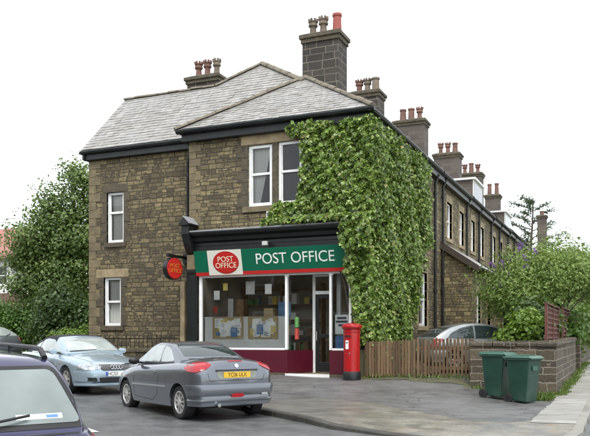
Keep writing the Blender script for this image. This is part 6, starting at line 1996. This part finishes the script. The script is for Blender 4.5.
c = Car('parked_car', 'ice blue convertible with its dark soft top up, facing the camera behind the grey coupe', -13.02, 15.81, math.radians(-28), sp, M['paint_ice'], M['softtop'])
c.wheels(6, .05)
c.front('windscreen', smooth_poly([(-.66, 1.0), (.66, 1.0), (.535, 1.31), (-.535, 1.31)], 1), M['carglass_skypale'], off=.014)
for sg in (1, -1):
    c.side('side_window', smooth_poly([(.8, .985), (.14, 1.28), (-.3, 1.305), (-.62, 1.27), (-.68, .985)], 1), sg, M['carglass_skypale'])
    c.side('quarter_window', smooth_poly([(-.73, .985), (-.7, 1.24), (-1.0, 1.15), (-1.15, 1.0)], 1), sg, M['carglass_skypale'])
    c.line('window_trim', [(-1.2, .965), (-.3, .955), (.9, .95)], sg, M['chrome'], .018, off=.006)
    c.line('door_seam', [(.86, .92), (.88, .5), (.84, .28), (-.32, .28), (-.42, .5), (-.46, .93)], sg, M['trim'], .009, off=.002)
    c.line('rubbing_strip', [(-.85, .55), (.2, .54), (.92, .53)], sg, M['paint_ice'], .05, off=.014)
    c.handle(-.25, .8, sg)
    c.patch('headlight', smooth_poly([(-.25 * sg, .70), (-.28 * sg, .6), (.0, .575), (.3 * sg, .60), (.32 * sg, .68), (.05 * sg, .735)], 1), (-.86, -.51 * sg), M['lens_clear'], c=(2.1, .62 * sg), off=.012, step=.05)
    c.side('side_repeater', smooth_poly([(1.0, .7), (1.06, .7), (1.06, .725), (1.0, .725)], 1), sg, M['lens_amber'], off=.01)
    c.patch('tail_light', smooth_poly([(-.2 * sg, .68), (.2 * sg, .68), (.2 * sg, .84), (-.2 * sg, .84)], 1), (.8, -.6 * sg), M['lens_red'], c=(-2.1, .68 * sg), off=.012)
gr_ = c.front('grille', smooth_poly([(-.42, .705), (.42, .705), (.34, .56), (-.34, .56)], 1), M['trim'], off=.012)
c.line('grille_trim', [(-.43, .712), (.43, .712)], 'front', M['chrome'], .018, off=.02)
for k in range(4): c.line('grille_bar', [(-.38 + k * .012, .675 - k * .032), (.38 - k * .012, .675 - k * .032)], 'front', M['box_grey'], .006, off=.018)
m = MB()
for k in range(4):
    yy = -.105 + k * .07
    pts = [(2.325, yy + math.cos(t) * .045, .64 + math.sin(t) * .045) for t in [2 * PI * i / 24 for i in range(25)]]
    m.tube(pts, .008, 6)
m.build('ring_emblem', M['chrome'], gr_, smooth=True)
c.strip('front_bumper', .3, .55, 1.8, 'front', M['paint_ice'], out=.03)
c.front('lower_grille', smooth_poly([(-.4, .3), (.4, .3), (.43, .4), (-.43, .4)], 1), M['trim'], off=.04)
for sg in (1, -1): c.front('side_intake', smooth_poly([(.47 * sg, .3), (.7 * sg, .33), (.72 * sg, .41), (.48 * sg, .4)], 1), M['trim'], off=.045)
c.strip('chin', .2, .27, 1.85, 'front', M['paint_ice'], out=.045)
plate(c, 2.322, -.26, .26, .425, .535, 'front', M['plate_w'], 'HC53', band=True, sx=.9, tx=-.09)
c.mirror(.72, .99, M['paint_ice'])
c.line('wiper', [(-.6, 1.0), (.1, 1.03)], 'front', M['trim'], .016, off=.024)
c.strip('rear_bumper', .42, .6, -1.7, 'rear', M['paint_ice'], out=.04)
c.line('bonnet_seam', [(.95, .68), (1.6, .64), (2.1, .5)], 'top', M['trim'], .008, off=.002)
c.line('bonnet_seam', [(.95, -.68), (1.6, -.64), (2.1, -.5)], 'top', M['trim'], .008, off=.002)

# ---- violet blue estate, its tail corner close to us
sp = dict(xr=-1.28, xf=1.33, wr=.31, ra=.36,
    hw=[(-2.16, .66), (-2.12, .735), (-2.0, .8), (-1.7, .845), (0, .86), (1.3, .85), (1.8, .8), (2.1, .66), (2.18, .55)],
    zsh=[(-2.16, .77), (-2.1, .82), (-1.8, .85), (0, .87), (.8, .87), (1.4, .82), (1.9, .72), (2.18, .6)],
    ztop=[(-2.16, .79), (-2.12, .845), (-1.8, .86), (0, .93), (.85, .94), (1.4, .9), (1.9, .8), (2.18, .64)],
    zlow=[(-2.16, .36), (-2.1, .28), (-1.6, .22), (1.6, .2), (2.18, .32)],
    zr=[(-2.13, .82), (-2.06, .9), (-1.78, 1.24), (-1.62, 1.325), (-1.3, 1.35), (0, 1.37), (.35, 1.32), (1.2, .94)], wr_roof=[(-2.1, .58), (-1.6, .6), (0, .6), (1.2, .6)], wbk=.97, crown=.03)
c = Car('parked_car', 'violet blue estate with roof rails, its rear window nearest the camera', -5.56, 4.79, math.radians(148), sp, M['paint_navy'])
c.wheels(7, .04)
rw = c.rear('rear_window', smooth_poly([(-.72, .865), (.71, .865), (.555, 1.28), (-.555, 1.28)], 1), M['trim'], off=.005)
c.rear('rear_glass', smooth_poly([(-.655, .9), (.655, .9), (.53, 1.255), (-.53, 1.255)], 1), M['carglass_mid'], parent=rw, off=.01)
c.rear('window_sticker', [(-.53, .93), (-.22, .93), (-.22, .962), (-.53, .962)], M['paper'], parent=rw, off=.013)
c.rear('sticker_print', [(-.5, .936), (-.42, .936), (-.42, .956), (-.5, .956)], M['paper_b'], parent=rw, off=.0145, thick=.0)
for sg in (1, -1):
    c.side('side_window', smooth_poly([(-.2, .92), (-.2, 1.29), (.3, 1.27), (.9, .95)], 1), sg, M['carglass'])
    c.side('side_window', smooth_poly([(-1.1, .91), (-1.1, 1.285), (-.27, 1.295), (-.27, .91)], 1), sg, M['carglass'])
    c.side('quarter_window', smooth_poly([(-1.85, .95), (-1.62, 1.22), (-1.17, 1.28), (-1.17, .9), (-1.75, .9)], 1), sg, M['carglass_dark'])
    c.patch('tail_light', smooth_poly([(-.16 * sg, .8), (.2 * sg, .79), (.2 * sg, .58), (-.16 * sg, .58)], 1), (.8, -.6 * sg), M['lens_red'], c=(-2.03, .72 * sg), off=.012, step=.05)
    m = MB()
    pts = [(-1.62, sg * .53, 1.33), (-1.5, sg * .535, 1.39), (-1.3, sg * .54, 1.405), (.0, sg * .55, 1.42), (.2, sg * .55, 1.41), (.32, sg * .55, 1.34)]
    m.tube(pts, [.022, .02, .018, .018, .02, .022], 10); m.tube([(-.6, sg * .54, 1.34), (-.6, sg * .54, 1.41)], .016, 8)
    m.build('roof_rail', M['trim'], c.t, smooth=True)
    c.line('door_seam', [(-.2, .92), (-.2, .3), (.85, .3), (.95, .92)], sg, M['trim'], .009, off=.002)
c.rear('tailgate_trim', [(-.62, .825), (.62, .825), (.62, .835), (-.62, .835)], M['trim'], off=.004)
c.strip('rear_bumper', .38, .6, -1.7, 'rear', M['paint_navy'], out=.05)
c.strip('front_bumper', .32, .56, 1.75, 'front', M['paint_navy'], out=.03)
m = MB(); m.tube([(-2.13, .1, .9), (-2.12, 0, .92), (-2.07, -.3, .96)], .01, 6); m.build('wiper', M['trim'], c.t)
c.mirror(.78, .99, M['paint_navy'])

# ---- pale silver hatchback behind the picket gate
sp = dict(xr=-1.2, xf=1.25, wr=.3, ra=.35,
    hw=[(-1.95, .62), (-1.9, .7), (-1.75, .8), (-1.2, .845), (0, .85), (1.2, .84), (1.7, .75), (1.95, .55)],
    zsh=[(-1.95, .82), (-1.8, .92), (-1.2, .95), (0, .93), (1.2, .84), (1.7, .7), (1.95, .58)],
    ztop=[(-1.95, .86), (-1.88, .98), (-1.5, 1.0), (0, 1.0), (1.0, .95), (1.6, .8), (1.95, .62)],
    zlow=[(-1.95, .38), (-1.85, .26), (1.7, .2), (1.95, .3)],
    zr=[(-1.85, .97), (-1.5, 1.2), (-1.1, 1.36), (-.6, 1.445), (-.1, 1.46), (.3, 1.41), (.7, 1.25), (1.2, .92)], wr_roof=[(-1.8, .52), (-.3, .57), (1.2, .58)], wbk=.97, group='cars parked along the street', z=PH(-4.5, 24.9))
c = Car('parked_car', 'pale silver hatchback with a rounded roof, parked behind the picket gate', -4.45, 25.0, math.radians(40), sp, M['paint_silver'])
c.wheels(5, .05)
c.rear('rear_window', smooth_poly([(-.6, 1.04), (.6, 1.04), (.48, 1.34), (-.48, 1.34)], 1), M['carglass_dark'], step=.05)
c.front('windscreen', smooth_poly([(-.64, 1.0), (.64, 1.0), (.5, 1.36), (-.5, 1.36)], 1), M['carglass'])
for sg in (1, -1):
    c.side('side_window', smooth_poly([(.8, .99), (.45, 1.3), (.1, 1.38), (-.4, 1.4), (-.85, 1.33), (-1.25, 1.15), (-1.4, .99)], 1), sg, M['carglass_dark'])
    c.line('window_pillar', [(-.45, .98), (-.42, 1.41)], sg, M['paint_silver'], .05, off=.009)
    c.patch('tail_light', smooth_poly([(-.14 * sg, .74), (.14 * sg, .74), (.16 * sg, .98), (-.1 * sg, .98)], 1), (.8, -.6 * sg), M['lens_red'], c=(-1.78, .7 * sg), off=.012)
    c.line('door_seam', [(.8, .9), (.82, .3), (-.3, .28), (-.45, .5), (-.45, .95)], sg, M['trim'], .009, off=.002)
c.strip('rear_bumper', .4, .62, -1.5, 'rear', M['paint_silver'], out=.04)
c.strip('front_bumper', .32, .56, 1.55, 'front', M['paint_silver'], out=.03)
c.mirror(.66, 1.0, M['paint_silver'])

# ---- dull grey hatchback at the far left, among the bushes
sp2 = dict(sp); sp2['z'] = PH(-24.2, 23.0)
c = Car('parked_car', 'dull grey hatchback at the far left edge, half hidden by the dark bush', -24.15, 23.0, math.radians(178), sp2, M['paint_dull'])
c.wheels(5, .05)
c.rear('rear_window', smooth_poly([(-.62, 1.03), (.62, 1.03), (.5, 1.38), (-.5, 1.38)], 1), M['carglass_skypale'], step=.05)
for sg in (1, -1):
    c.side('side_window', smooth_poly([(.8, .99), (.45, 1.3), (.1, 1.38), (-.4, 1.4), (-.85, 1.33), (-1.25, 1.15), (-1.4, .99)], 1), sg, M['carglass_dark'])
    c.patch('tail_light', smooth_poly([(-.16 * sg, .8), (.16 * sg, .8), (.16 * sg, .98), (-.12 * sg, .98)], 1), (.8, -.6 * sg), M['lens_red'], c=(-1.78, .7 * sg), off=.012)
c.strip('rear_bumper', .4, .62, -1.5, 'rear', M['paint_dull'], out=.04)
m = MB(); m.tube([(-1.84, .05, 1.02), (-1.7, -.3, 1.12)], .012, 6); m.build('wiper', M['trim'], c.t)
